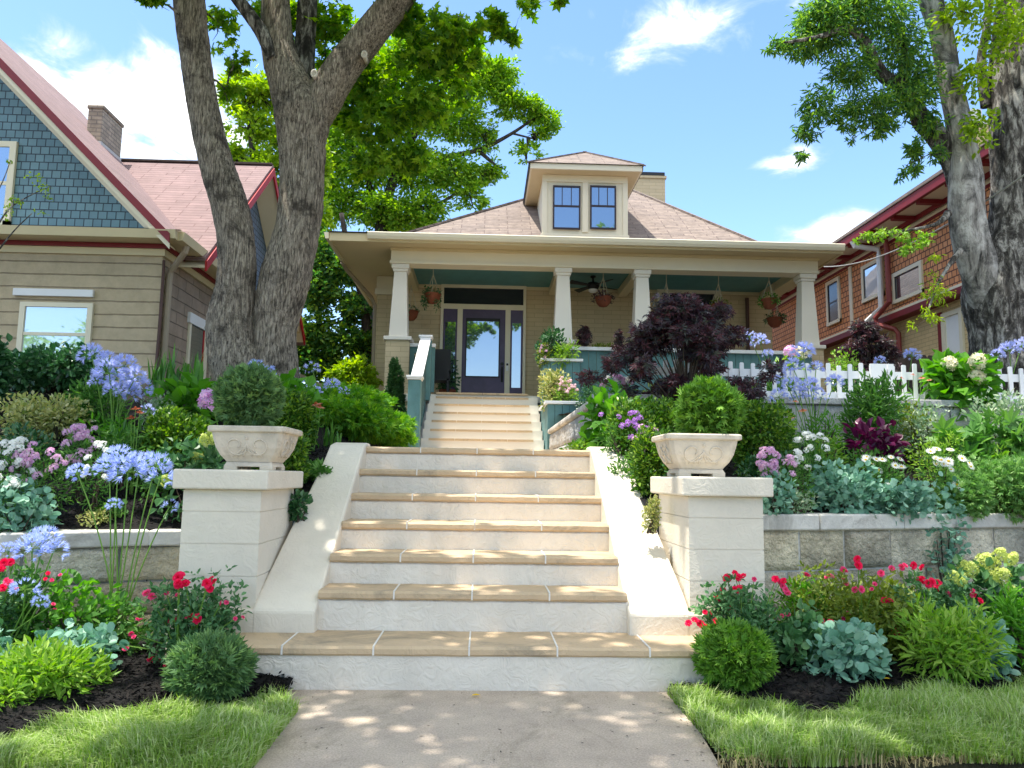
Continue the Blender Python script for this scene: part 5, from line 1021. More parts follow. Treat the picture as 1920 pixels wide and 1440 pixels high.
bush('phlox', 'pink phlox just right of the right urn above the pier cap', 1462, 845, 100, 5.9, 'lance', 'mid', .045, 560, [('cluster_lilac', 15, 1.0)], k=6)
bush('candytuft', 'white flowered candytuft above the pink phlox right of the right urn', 1530, 818, 90, 6.3, 'lance', 'mid', .05, 560, [('cluster_white', 9, 1.0)], k=6)
bush('candytuft', 'white flowers right beside the pink phlox, lower', 1500, 850, 50, 5.95, 'lance', 'mid', .045, 300, [('cluster_white', 5, .9)], k=5)
bush('lime_groundcover', 'lime leaved plant above the white candytuft, below the blue lilies', 1560, 815, 60, 6.8, 'lance', 'lime', .05, 400, k=5)
bush('stonecrop', 'blue green round leaved plant hugging the right pier cap', 1445, 888, 90, 5.75, 'round', 'sedum', .042, 380, k=6, upj=.5)
bush('variegated_shrub', 'pale variegated tuft between the pier and the stonecrop on the right coping', 1490, 925, 80, 5.85, 'oval', 'varieg_white', .03, 420, k=5)
bush('stonecrop', 'large blue green round leaved plant at the middle of the right coping', 1580, 868, 150, 6.1, 'round', 'sedum', .048, 1000, k=9, upj=.5)
bush('stonecrop', 'blue green round leaved plant below the white daisies on the right coping', 1680, 905, 150, 6.15, 'round', 'sedum', .048, 900, k=9, upj=.5)
bush('stonecrop', 'blue green round leaved plant between the daisies and the feathery juniper', 1760, 895, 100, 6.2, 'round', 'sedum', .046, 560, k=7, upj=.5)
bush('daisy_plant', 'white daisies with yellow eyes above the right coping, left clump', 1655, 862, 110, 6.35, 'lance', 'mid', .05, 520, [('daisy', 13, 1.0)], k=6)
bush('daisy_plant', 'white daisies with yellow eyes above the right coping, right clump', 1760, 850, 120, 6.5, 'lance', 'mid', .05, 560, [('daisy', 17, 1.0)], k=6)
bush('coleus', 'deep purple leaved coleus in the middle of the right garden', 1632, 798, 130, 7.0, 'broad', 'purple', .10, 260, k=7, upj=.5)
bush('lime_groundcover', 'yellow green plant right of the purple coleus', 1745, 808, 130, 6.9, 'lance', 'lime', .05, 700, k=6)
bush('fine_leaf_shrub', 'dark green fine leaved shrub standing before the picket fence', 1630, 708, 120, 7.5, 'lance', 'mid', .085, 1900, k=8, upb=.6)
bush('juniper', 'bright feathery juniper spilling over the right coping at the frame edge', 1885, 862, 190, 6.55, 'fan', 'juniper', .06, 5200, k=10)
bush('juniper', 'bright feathery juniper left of the larger one, above the right coping', 1800, 890, 100, 6.35, 'fan', 'juniper', .055, 2600, k=7)
bush('spring_plant', 'yellow green spiky plant above the junipers, below the lobed leaves', 1850, 838, 130, 6.9, 'lance', 'lime', .07, 560, k=6)
bush('variegated_shrub', 'pale variegated shrub before the terrace wall, right garden', 1735, 760, 140, 7.5, 'oval', 'varieg_white', .05, 900, k=8)
bush('variegated_shrub', 'tall pale variegated shrub at the right edge below the hydrangea', 1880, 735, 150, 7.6, 'oval', 'varieg_white', .055, 1100, k=8)
bush('lobed_leaf_plant', 'large dark lobed leaves at the right edge, above the juniper', 1880, 775, 170, 7.1, 'lobed', 'mid', .17, 150, k=6, upj=.35)
bush('lobed_leaf_plant', 'lobed green leaves in front of the pale variegated shrub', 1800, 795, 110, 7.0, 'lobed', 'mid', .15, 80, k=5, upj=.35)
bush('hydrangea', 'large white flowered hydrangea behind the picket fence near the right tree', 1805, 670, 130, 8.1, 'broad', 'fresh', .15, 420, [('mophead_white', 5, 1.2)], k=8, upj=.4)
bush('lime_shrub', 'lime green shrub just behind the picket fence, left of the purple maple shrub', 1583, 656, 80, 9.2, 'oval', 'lime', .045, 1200, k=7)
bush('hydrangea', 'hydrangea with a pink bloom behind the fence at the right porch column', 1480, 655, 80, 8.8, 'broad', 'lime', .11, 120, [('mophead_pink', 1, 1.0), ('mophead_white', 1, 1.0)], k=5)
bush('leafy_plant', 'dark green plant behind the pickets below the right porch column', 1440, 712, 110, 8.6, 'lance', 'mid', .07, 600, k=6, zb=2.02)
bush('leafy_plant', 'dark green filler behind the pickets right of the blue lilies', 1600, 700, 160, 8.75, 'lance', 'dark', .07, 700, k=6, zb=2.02)
agap('airy pale blue lilies rising before the right porch column', (1525, 7.4), [(1487, 690, 7.3, .95), (1506, 662, 7.4, 1.1), (1485, 725, 7.2, 1.0), (1520, 728, 7.3, 1.0), (1565, 718, 7.4, .85), (1530, 692, 7.5, .8), (1460, 745, 7.2, .8), (1500, 742, 7.4, .9), (1540, 745, 7.3, .7), (1470, 712, 7.4, .8)], 'pale', 30, .5, lw=.010)
agap('blue lilies behind the red maple beside the hanging baskets', (1445, 8.9), [(1425, 642, 8.9, 1.0), (1405, 632, 8.9, .8), (1440, 665, 8.9, .7)], 'pale', 20, .4)
agap('blue lilies behind the pickets in front of the purple maple shrub', (1700, 8.9), [(1710, 668, 8.9, 1.0), (1650, 678, 8.9, .7), (1745, 690, 8.9, .6)], 'pale', 20, .4)
agap('blue lilies at the right edge under the big tree', (1895, 8.5), [(1893, 658, 8.4, 1.15), (1870, 668, 8.5, .8), (1915, 650, 8.5, 1.0)], 'pale', 20, .45)
conefl('orange coneflower and lily blooms right of the large boxwood', 1490, 775, 6.9, 'cone_orange', [(1505, 769, 1.2), (1476, 772, 1.3), (1482, 782, 1.1), (1492, 752, .9)])
conefl('four coral coneflowers in front of the pickets', 1705, 712, 7.8, 'cone_coral', [(1690, 708, .9), (1712, 702, .9), (1728, 708, 1.0), (1742, 712, .8)])
straps('thin arching stems below the pale blue lilies in front of the terrace wall', 1530, 7.2, 800, 26, .4, .006)
# front bed right
rosebush('red rose bush in front of the right pier', 1400, 1088, 190, 4.95, [(1364, 1084, 1.15, 'red'), (1378, 1076, .9, 'red'), (1384, 1083, .9, 'red'), (1388, 1104, 1.1, 'red'), (1346, 1122, 1.1, 'red'), (1357, 1140, 1.0, 'red'), (1303, 1163, .9, 'red'), (1313, 1170, 1.0, 'red'), (1343, 1166, .9, 'red'), (1414, 1086, .6, 'pink'), (1322, 1148, .6, 'red'), (1454, 1086, .9, 'red'), (1464, 1091, .8, 'pink'), (1477, 1112, .8, 'pink'), (1541, 1166, .95, 'red'), (1477, 1152, .6, 'pink')], 3000, leaf=.042)
rosebush('pink and red rose bush in the middle of the right front bed', 1600, 1062, 250, 5.2, [(1609, 1060, 1.1, 'red'), (1560, 1078, .9, 'pink'), (1581, 1068, .8, 'pink'), (1582, 1087, .8, 'pink'), (1514, 1080, .8, 'pink'), (1615, 1105, .9, 'pink'), (1652, 1075, .9, 'pink'), (1667, 1127, 1.1, 'red'), (1590, 1150, .6, 'pink'), (1702, 1143, .9, 'red'), (1640, 1095, .6, 'pink')], 3600, mt='olive', leaf=.042)
rosebush('red rose bush toward the right edge before the lime panicles', 1735, 1062, 190, 5.2, [(1725, 1089, 1.15, 'red'), (1740, 1095, 1.1, 'red'), (1757, 1095, 1.2, 'red'), (1690, 1064, .9, 'pink'), (1712, 1060, 1.0, 'red'), (1777, 1112, .6, 'pink'), (1838, 1127, .9, 'red'), (1675, 1184, 1.1, 'red'), (1822, 1116, .6, 'pink')], 2400, leaf=.042)
bush('panicle_hydrangea', 'lime flowered hydrangea standing at the right edge before the stone wall', 1845, 1045, 150, 5.6, 'broad', 'rose', .085, 420, [('panicle', 11, 1.15)], k=7, upj=.4, stems=14)
bush('panicle_hydrangea', 'smaller lime flowered hydrangea left of the taller one before the stone wall', 1780, 1062, 80, 5.5, 'broad', 'rose', .07, 160, [('panicle', 4, 1.0)], k=5)
bush('leafy_plant', 'bright green leafy plant behind the roses against the stone wall', 1500, 1075, 130, 5.35, 'lance', 'fresh', .07, 620, k=7)
bush('stonecrop', 'blue green large leaved plant in the right front bed before the mulch', 1585, 1172, 170, 4.8, 'round', 'sedum', .056, 620, k=8, upj=.45)
bush('leafy_plant', 'grey green leaves below the red roses beside the right globe shrub', 1500, 1140, 110, 4.9, 'round', 'rose', .05, 420, k=6, stems=14)
bush('lime_groundcover', 'lime green narrow leaved mound in the right front bed', 1770, 1135, 200, 4.75, 'lance', 'lime', .072, 1600, k=10, upj=.5)
bush('lime_groundcover', 'lime green narrow leaved plant at the right frame edge', 1915, 1115, 130, 5.0, 'lance', 'fresh', .085, 800, k=7, upj=.5)
bush('stonecrop', 'pale blue green leaves between the two lime plants at the right edge', 1850, 1160, 110, 4.85, 'round', 'sedum', .05, 360, k=6, upj=.5)

bush('leafy_plant', 'grassy green filler below the camellia, left garden', 150, 775, 120, 7.3, 'lance', 'mid', .08, 800, k=7)
bush('leafy_plant', 'green leafy mound between the variegated shrubs and the lilac phlox', 60, 800, 120, 6.5, 'oval', 'dark', .045, 900, k=7)
bush('leafy_plant', 'fresh green leaves under the leftmost tall lilies', 215, 790, 110, 6.7, 'lance', 'fresh', .07, 600, k=6)
bush('leafy_plant', 'small leaved white flecked plant right of the tall lily clump', 300, 740, 80, 7.2, 'oval', 'varieg_white', .035, 700, k=6)
bush('leafy_plant', 'mid green plant between the clipped boxwood and the lily heads', 290, 850, 80, 6.1, 'oval', 'mid', .05, 420, k=6)
bush('leafy_plant', 'feathery green plant behind the left urn and in front of the maple roots', 425, 730, 110, 7.7, 'lance', 'fresh', .08, 700, k=6)
bush('leafy_plant', 'yellow green plant between the right pier cap and the garden walk', 1165, 860, 80, 6.6, 'lance', 'mid', .06, 500, k=5, zb=1.1)
bush('leafy_plant', 'green filler left of the fine leaved shrub below the terrace wall', 1545, 775, 80, 7.3, 'lance', 'fresh', .06, 600, k=6)
bush('leafy_plant', 'olive leaved plant climbing the terrace wall right of the fine leaved shrub', 1720, 760, 110, 7.6, 'oval', 'olive', .05, 700, k=7)
bush('leafy_plant', 'dark green filler between the coleus and the stonecrop', 1640, 845, 130, 6.7, 'oval', 'mid', .045, 800, k=7)
bush('leafy_plant', 'dark leafy filler below the large right boxwood', 1440, 850, 120, 6.3, 'oval', 'dark', .045, 700, k=6)
bush('leafy_plant', 'spiky green filler behind the junipers', 1820, 830, 150, 7.0, 'lance', 'mid', .07, 900, k=8)
bush('leafy_plant', 'dense leafy filler behind the roses at the foot of the stone wall', 1640, 1085, 220, 5.45, 'oval', 'olive', .05, 1300, k=9)
bush('leafy_plant', 'leafy filler behind the lilies at the left front edge', 40, 1060, 150, 4.95, 'oval', 'mid', .05, 1100, k=8)
# red maples
def redmaple(label, px, pt, wp, Y, n, zb=None, leaf=.085, name='red_maple', bl=None):
    rg = newrg(); c = atY(px, pt, Y); hw = wp/2*Y/FPX; g0 = gz(c[0], Y) if zb is None else zb; h = c[2]-g0; t = thing(name, label, 'tree', (c[0], Y, g0)); bl = []
    for i in range(64):
        z = rg.uniform(.24, .96); wz = np.interp(z, [.2, .35, .5, .7, .85, 1], [.8, 1, .9, .6, .36, .15]); a = rg.uniform(0, 6.28); r = rg.uniform(.15, 1.08)*wz; bl.append((math.cos(a)*r*hw, math.sin(a)*r*hw*.6, z*h, hw*rg.uniform(.08, .2), hw*.16, h*rg.uniform(.05, .10)))
    pos, d = blobpts(n, bl, rg, .1); mb = MB(); place(mb, 'jmaple', pos, d*np.array([1, 1, .3])+np.array([0, -.2, -.35]), leaf, rg, .6, np.array([0, -.5, 1.]), .7); mb.build('crown', LM['redmaple'], t, uv=False)
    mb = MB().tube([(0, 0, -.02), (.02, 0, h*.25), (-.03, 0, h*.45)], [.035*hw+.012, .028*hw+.01, .02], 8)
    for b in bl: mb.tube([(0, 0, h*.18), (b[0]*.4, b[1]*.4, b[2]*.6), tuple(b[:3])], [.012, .008, .003], 5, cap=False)
    mb.build('trunk', M['twig'], t, uv=False); return t
redmaple('dark red laceleaf maple in front of the porch, right of the centre', 1282, 555, 400, 7.75, 6000, leaf=.074, zb=1.62)
redmaple('purple red maple shrub before the white downspout of the shingled house', 1620, 600, 170, 10.4, 1900, leaf=.08)
redmaple('tiny dark red maple in a pot on the porch parapet', 1097, 612, 42, 15.0, 260, zb=3.80, leaf=.09)
redmaple('small dark red sapling rising above the parapet left of the large red maple', 1160, 616, 34, 14.6, 160, zb=3.5, leaf=.09)
# planters on the teal boxes
bush('planter_shrub', 'yellow leaved flowering shrub in the lower teal planter', 1042, 692, 78, 13.1, 'oval', 'varieg', .075, 1100, k=7, zb=2.4)
bush('planter_shrub', 'pink flowered shrub at the front of the lower teal planter', 1058, 712, 66, 12.95, 'oval', 'lime', .055, 700, [('cluster_palepink', 16, 1.0)], k=7, zb=2.4)
bush('planter_shrub', 'dark green shrub in the upper teal planter against the second column', 1037, 618, 78, 14.55, 'oval', 'dark', .085, 900, k=8, zb=3.3)
bush('planter_shrub', 'lime grassy tuft at the front of the upper teal planter', 1060, 645, 50, 14.3, 'lance', 'lime', .10, 420, k=5, zb=3.35)
bush('planter_shrub', 'pale lilac flowered plant at the left of the upper teal planter', 1022, 645, 40, 14.32, 'oval', 'olive', .06, 300, [('cluster_lilac', 5, 1.0)], k=5, zb=3.3)
bush('parapet_plant', 'low light green plants along the top of the teal porch parapet', 1140, 647, 80, 15.15, 'oval', 'olive', .05, 500, k=6, zb=3.78, hmin=.1)
bush('dark_shrub', 'dark clipped shrub between the lower teal planter and the walk side wall', 1108, 712, 70, 12.6, 'oval', 'dark', .045, 1200, k=6, zb=2.1)
bush('phlox', 'lilac and white flowered plant on the walk side wall behind the big hydrangea leaves', 1155, 700, 80, 8.3, 'lance', 'fresh', .05, 420, [('cluster_lilac', 10, 1.0), ('cluster_white', 4, 1.0)], k=6, zb=2.02)
bush('leafy_plant', 'grassy green filler below the red maple behind the terrace coping', 1270, 722, 150, 8.5, 'lance', 'olive', .08, 500, k=6, zb=2.02)
# pots and baskets
def basket(label, px, py, pyt, Y, mt, n, flower=None, pot_w=.17, trail=.0):
    c = atY(px, py, Y); top = 5.66 if Y > 15.5 else 5.5; t = thing('hanging_basket', label, 'basket', (c[0], Y, c[2]-.12), 'baskets hanging under the porch'); rg = newrg()
    MB().lathe([(.001, 0), (pot_w*.5, .02), (pot_w*.85, .09), (pot_w, .19), (pot_w*1.06, .20), (pot_w*1.06, .225), (pot_w*.9, .225), (.001, .21)], n=20).build('bowl', M['terracotta'], t, smooth=True)
    apex = top-(c[2]-.12)-.02; mid = .2+min(.62, (apex-.2)*.72)
    mb = MB().tube([(0, 0, mid), (0, 0, apex)], .009, 6)
    for k in range(3): a = k*2.094+.5; mb.tube([(math.cos(a)*pot_w, math.sin(a)*pot_w, .22), (0, 0, mid)], .008, 6)
    mb.build('cords', M['basket_cord'], t)
    bl = [(0, 0, .24, pot_w*1.1, pot_w*1.1, .12)]+[(math.cos(a)*pot_w, math.sin(a)*pot_w, .2-trail*rg.uniform(0, 1), .07, .07, .09+trail*.4) for a in rg.uniform(0, 6.28, 7)]
    pos, d = blobpts(n, bl, rg, .3); mb = MB(); place(mb, 'oval', pos, d, .06, rg, .8); mb.build('foliage', LM[mt], t, uv=False)
    if flower:
        for k in range(6): a = rg.uniform(3.4, 6); fl(t, flower, (math.cos(a)*.15, math.sin(a)*.15, .27), .8, (math.cos(a), math.sin(a), .6), 'flower', rg)
basket('hanging terracotta basket with trailing ivy left of the front door', 811, 560, 505, 15.9, 'dark', 380, trail=.22)
basket('hanging terracotta basket half behind the left porch column', 770, 592, 553, 16.9, 'dark', 160)
basket('hanging basket with dark foliage between the second and third columns', 1131, 566, 512, 15.8, 'redmaple', 260)
basket('hanging basket with green foliage left of the right column, upper of two', 1443, 570, 517, 15.7, 'mid', 300, trail=.05)
basket('hanging basket with dark foliage left of the right column, lower of two', 1453, 605, 517, 16.5, 'dark', 240)
basket('hanging basket glimpsed over the top of the red maple', 1348, 580, 515, 16.0, 'olive', 160)
basket('hanging basket hidden in the red maple top on a long cord', 1250, 590, 515, 15.9, 'redmaple', 140)
c = atY(839, 728, 17.0); t = thing('potted_plant', 'terracotta pot with dark foliage left of the front door', 'potted plant', (c[0], 17.0, 2.84)); MB().lathe([(.001, 0), (.12, 0), (.17, .26), (.19, .26), (.19, .31), (.16, .31), (.001, .28)], n=20).build('pot', M['terracotta'], t, smooth=True)
rg = newrg(); pos, d = blobpts(420, [(0, 0, .5, .28, .25, .26), (.1, 0, .8, .12, .12, .2), (-.1, 0, .6, .15, .15, .25)], rg, .1); mb = MB(); place(mb, 'oval', pos, d, .09, rg, .7); mb.build('foliage', LM['dark'], t, uv=False)
# ================================================================ trees
def wpath(pts, Y): return [atY(p[0], p[1], Y if len(p) < 4 else p[3]) for p in pts], [p[2]/2*(Y if len(p) < 4 else p[3])/FPX for p in pts]
def resamp(P_, R_, n):
    P_ = np.array(P_); R_ = np.array(R_); m_ = len(P_); s = np.linspace(0, m_-1, n)
    # smooth interpolation through the points (Catmull-Rom)
    out = []; ro = []
    for q in s:
        i = min(m_-2, int(q)); u = q-i; p0 = P_[max(0, i-1)]; p1 = P_[i]; p2 = P_[i+1]; p3 = P_[min(m_-1, i+2)]
        out.append(.5*((2*p1)+(-p0+p2)*u+(2*p0-5*p1+4*p2-p3)*u*u+(-p0+3*p1-3*p2+p3)*u**3)); ro.append(R_[i]*(1-u)+R_[i+1]*u)
    return np.array(out), np.array(ro)
def crown(t, blobs, tpl, mt, size, n, org, clump=14, cr=.28, droop=0., nm='crown', upj=.7, stems=None, sr=.03, bm=None):
    rg = newrg(); bl = np.array(blobs, float); bl[:, :3] -= org
    pos, d = blobpts(n, bl, rg, .2, clump=clump, cr=cr); mb = MB(); place(mb, tpl, pos, d*np.array([1, 1, .6])+np.array([0, 0, -droop]), size, rg, .6, np.array([0, 0, 1.]), upj); mb.build(nm, LM[mt], t, uv=False)
    if stems is not None:
        S = np.array(stems)-org; mb = MB(); todo = list(range(len(bl))); nodes = S; rr_ = np.ones(len(S)); order = []
        while todo:
            D_ = np.array([[np.linalg.norm(nodes-bl[j][:3], axis=1).min()] for j in todo])[:, 0]; j = todo.pop(int(np.argmin(D_)))
            i = int(np.argmin(np.linalg.norm(nodes-bl[j][:3], axis=1))); order.append((bl[j], nodes[i], rr_[i])); nodes = np.vstack([nodes, bl[j][:3]]); rr_ = np.append(rr_, rr_[i]*.75)
        sr0 = sr
        for b, a, q_ in order:
            sr = sr0*q_; c2 = b[:3]; mid = a*.5+c2*.5+np.array([rg.uniform(-.1, .1), rg.uniform(-.1, .1), .12])*np.linalg.norm(c2-a); mb.tube([a, mid, c2], [sr, sr*.6, sr*.25], 6, cap=False)
            for k in range(5): e = c2+nrmz(rg.standard_normal(3))*b[3:]*.9; mb.tube([mid*.3+c2*.7, (c2+e)/2+rg.standard_normal(3)*.05*b[3], e], [sr*.3, sr*.2, sr*.08], 5, cap=False)
        mb.build('limbs', bm or M['bark_far'], t, uv=False)
    return t
def pb(lst, Y, dz=1.0): # pixel blobs -> world blobs
    o = []
    for b in lst:
        Yb = b[4] if len(b) > 4 else Y; c = atY(b[0], b[1], Yb); s = Yb/FPX; o.append((c[0], c[1], c[2], b[2]*s, max(b[2], b[3])*s*dz, b[3]*s))
    return o
# left double trunk maple
YL = 8.5; org = np.array([atY(478, 715, YL)[0], YL, 2.05]); t = thing('maple_tree', 'large double trunked maple with ridged bark left of the bungalow', 'tree', tuple(org))
stems_ = []
def trunk(nm, pts, Y, n, seg, mt, rough, ripple, t, org, seed):
    P_, R_ = wpath(pts, Y); P_, R_ = resamp(P_, R_, seg); stems_.extend(list(P_)); return MB().tube(P_-org, R_, n, rough=rough, seed=seed, ripple=ripple).build(nm, mt, t, smooth=True, uv=False)
trunk('trunk', [(452, 760, 130), (448, 700, 104), (437, 650, 92), (434, 600, 86), (442, 540, 70), (445, 480, 68), (434, 400, 68), (403, 300, 63), (381, 200, 58), (366, 100, 58), (355, 0, 60), (348, -120, 56), (330, -260, 48), (300, -420, 36)], YL, 64, 220, M['bark_maple'], .022, .02, t, org, 1)
trunk('trunk', [(520, 760, 104, 8.6), (518, 700, 84, 8.6), (514, 620, 80, 8.6), (535, 520, 92, 8.6), (560, 420, 80, 8.6), (567, 330, 82, 8.6), (566, 270, 88, 8.6), (565, 215, 104, 8.6), (540, 150, 78, 8.6), (522, 90, 64, 8.6), (517, 0, 56, 8.6), (514, -120, 50, 8.6), (500, -280, 40, 8.6), (520, -450, 30, 8.6)], 8.6, 64, 220, M['bark_maple'], .022, .02, t, org, 2)
trunk('limb', [(575, 250, 64, 8.6), (604, 190, 74, 8.6), (640, 130, 68, 8.55), (690, 68, 64, 8.5), (745, 0, 58, 8.4), (830, -110, 50, 8.2), (960, -250, 38, 8.0)], 8.6, 48, 120, M['bark_maple'], .02, .02, t, org, 3)
trunk('limb', [(572, 190, 36, 8.75), (570, 130, 42, 8.75), (573, 70, 40, 8.8), (577, 0, 38, 8.8), (590, -120, 30, 8.9)], 8.75, 36, 60, M['bark_dark'], .02, .02, t, org, 4)
trunk('limb', [(512, 110, 26, 8.45), (490, 60, 27, 8.4), (462, 20, 26, 8.4), (440, -10, 24, 8.4), (380, -90, 18, 8.3)], 8.45, 24, 50, M['bark_dark'], .02, .02, t, org, 5)
for (px, py, w_) in ((589, 136, 13), (683, 100, 12)):
    p = atY(px, py, 8.6); P0 = atY(px, py+2, 8.35)-org; a_ = np.linspace(0, 2*math.pi, 17); r_ = w_/2*8.5/FPX; mb = MB()
    mb.tube([P0+np.array([r_*math.cos(q)*.75, 0, r_*math.sin(q)]) for q in a_], r_*.35, 6, cap=False); mb.prism([tuple(P0+np.array([r_*math.cos(q)*.7, .002, r_*math.sin(q)*.95])) for q in a_[:-1]], (0, .16, 0)); mb.build('pruned_knot', M['cut_wood'], t, smooth=True, uv=False)
near = pb([(290, 3, 42, 12, 8), (415, 50, 28, 45, 8.9), (440, 120, 30, 30, 8.9), (425, 170, 16, 30, 8.9), (560, 40, 40, 40, 9.2), (620, 50, 50, 50, 9), (610, 110, 30, 30, 9.3), (700, 150, 70, 60, 9.2), (650, 215, 35, 35, 9.3), (720, 230, 60, 55, 9.1), (690, 300, 45, 35, 9.2), (780, 190, 60, 60, 9), (790, 100, 60, 60, 8.8), (850, 60, 60, 32, 8.5), (920, 48, 50, 22, 8.4), (962, 72, 16, 16, 8.4), (985, 15, 28, 22, 8.3), (1062, 3, 20, 8, 8.2), (840, 150, 50, 40, 9), (765, 290, 40, 45, 9.1), (500, 20, 30, 30, 9.1), (880, 110, 40, 30, 8.8), (760, 30, 60, 40, 8.7)], 8.8, .8)
crown(t, near, 'maple', 'maple', .09, 4600, org, clump=9, cr=.30, droop=.45, nm='foliage', stems=stems_, sr=.022, bm=M['bark_dark'])
rg = newrg(); over = []
while len(over) < 66:
    x, y, z = rg.uniform(-7, 1.4), rg.uniform(-.5, 9.2), rg.uniform(6.6, 10.5)
    if (z-CP[2])/max(.1, y) > .82 and not (x < -4.8 and y > 7) and not (x > -1.3 and z < 7.8): over.append((x, y, z, rg.uniform(.6, 1.0), rg.uniform(.6, 1.0), rg.uniform(.35, .6)))
crown(t, over, 'maple', 'maple', .17, 16000, org, clump=10, cr=.4, droop=.2, nm='upper_crown', stems=stems_, sr=.028, bm=M['bark_dark'])
# right tree
stems_ = []; YR = 9.0; org = np.array([atY(1875, 680, YR)[0], YR, 2.0]); t = thing('silver_maple', 'tall tree with smooth pale and dark blotched trunks beside the shingled house', 'tree', tuple(org))
trunk('trunk', [(1885, 760, 150), (1880, 690, 118), (1873, 620, 112), (1868, 560, 124), (1880, 500, 122), (1902, 430, 96), (1905, 330, 90), (1903, 220, 88), (1900, 120, 80), (1905, 20, 72), (1915, -100, 60), (1940, -260, 44)], YR, 64, 180, M['bark_dark'], .05, .02, t, org, 11)
trunk('trunk', [(1885, 700, 70, 9.1), (1868, 610, 80, 8.98), (1842, 520, 74, 8.88), (1822, 460, 70, 8.85), (1812, 400, 66, 8.85), (1811, 330, 62, 8.85), (1802, 250, 46, 8.85), (1780, 150, 42, 8.85), (1764, 60, 42, 8.85), (1745, 0, 44, 8.85), (1715, -110, 36, 8.8), (1690, -240, 26, 8.7)], 8.85, 48, 160, M['bark_pale'], .03, .008, t, org, 12)
trunk('limb', [(1808, 360, 50, 8.95), (1785, 300, 42, 8.95), (1752, 250, 40, 8.95), (1728, 225, 38, 8.95), (1712, 190, 26, 8.9), (1690, 162, 26, 8.9), (1660, 145, 26, 8.85), (1640, 118, 24, 8.8), (1622, 80, 22, 8.75), (1590, 55, 16, 8.7), (1530, 70, 9, 8.6), (1470, 80, 4, 8.5)], 8.95, 28, 110, M['bark_dark'], .03, .01, t, org, 13)
trunk('limb', [(1690, 162, 20, 8.9), (1695, 120, 16, 8.9), (1690, 60, 12, 8.9), (1660, 0, 8, 8.9)], 8.9, 14, 30, M['bark_dark'], .03, .01, t, org, 14)
trunk('limb', [(1850, 200, 22, 9.1), (1840, 120, 18, 9.1), (1850, 50, 14, 9.0), (1860, -20, 10, 9)], 9.1, 14, 30, M['bark_dark'], .03, .01, t, org, 15)
trunk('limb', [(1778, 400, 16, 8.7), (1755, 420, 8, 8.6), (1700, 432, 5, 8.5), (1640, 440, 3, 8.5)], 8.7, 10, 24, M['bark_dark'], .03, .01, t, org, 16)
trunk('limb', [(1800, 470, 14, 8.7), (1778, 500, 8, 8.6), (1755, 540, 5, 8.5), (1735, 600, 3, 8.45)], 8.7, 10, 24, M['bark_dark'], .03, .01, t, org, 17)
rb = pb([(1560, 50, 70, 55), (1500, 85, 45, 28), (1455, 80, 20, 10), (1640, 25, 75, 55), (1600, 130, 50, 40), (1535, 190, 35, 40), (1515, 240, 22, 30), (1502, 290, 8, 22), (1565, 215, 14, 18), (1600, 260, 10, 12), (1760, 290, 12, 20), (1445, 95, 14, 8), (1630, 200, 50, 35), (1690, 90, 50, 60), (1700, 190, 50, 40), (1650, 240, 28, 18), (1590, 235, 25, 10), (1735, 150, 35, 45), (1715, 280, 14, 20), (1690, 325, 10, 16), (1720, 300, 8, 30), (1745, 230, 20, 30), (1580, 10, 80, 25), (1530, 40, 40, 30)], 8.8, .9)
crown(t, rb, 'lance', 'locust', .085, 15000, org, clump=14, cr=.24, droop=.5, nm='foliage', stems=stems_, sr=.014, bm=M['bark_dark'])
rb = pb([(1850, 40, 55, 60), (1895, 45, 45, 40), (1830, 140, 30, 60), (1838, 230, 26, 50), (1880, 90, 30, 30), (1800, 20, 40, 30)], 8.5, .9)
crown(t, rb, 'oval', 'far_bright', .075, 1800, org, clump=12, cr=.3, droop=.3, nm='foliage', stems=stems_, sr=.014, bm=M['bark_dark'])
rb = pb([(1625, 445, 32, 10), (1665, 440, 45, 14), (1710, 450, 32, 20), (1700, 470, 20, 12)], 8.5, .9); crown(t, rb, 'oval', 'lime', .05, 620, org, clump=14, cr=.3, droop=.2, nm='foliage', stems=stems_, sr=.004)
rb = pb([(1760, 545, 26, 22), (1745, 510, 16, 14), (1775, 555, 18, 14), (1740, 590, 20, 16), (1718, 615, 14, 16), (1755, 480, 14, 10)], 8.45, .9); crown(t, rb, 'lance', 'locust_lime', .06, 420, org, clump=12, cr=.3, droop=.5, nm='foliage', stems=stems_, sr=.004)
over = []
while len(over) < 16:
    x, y, z = rg.uniform(4.5, 10), rg.uniform(6.5, 10.5), rg.uniform(8.4, 11)
    if (z-CP[2])/y > .85: over.append((x, y, z, .9, .9, .5))
crown(t, over, 'maple', 'locust', .19, 1600, org, clump=10, cr=.4, droop=.2, nm='upper_crown', stems=stems_, sr=.04, bm=M['bark_dark'])
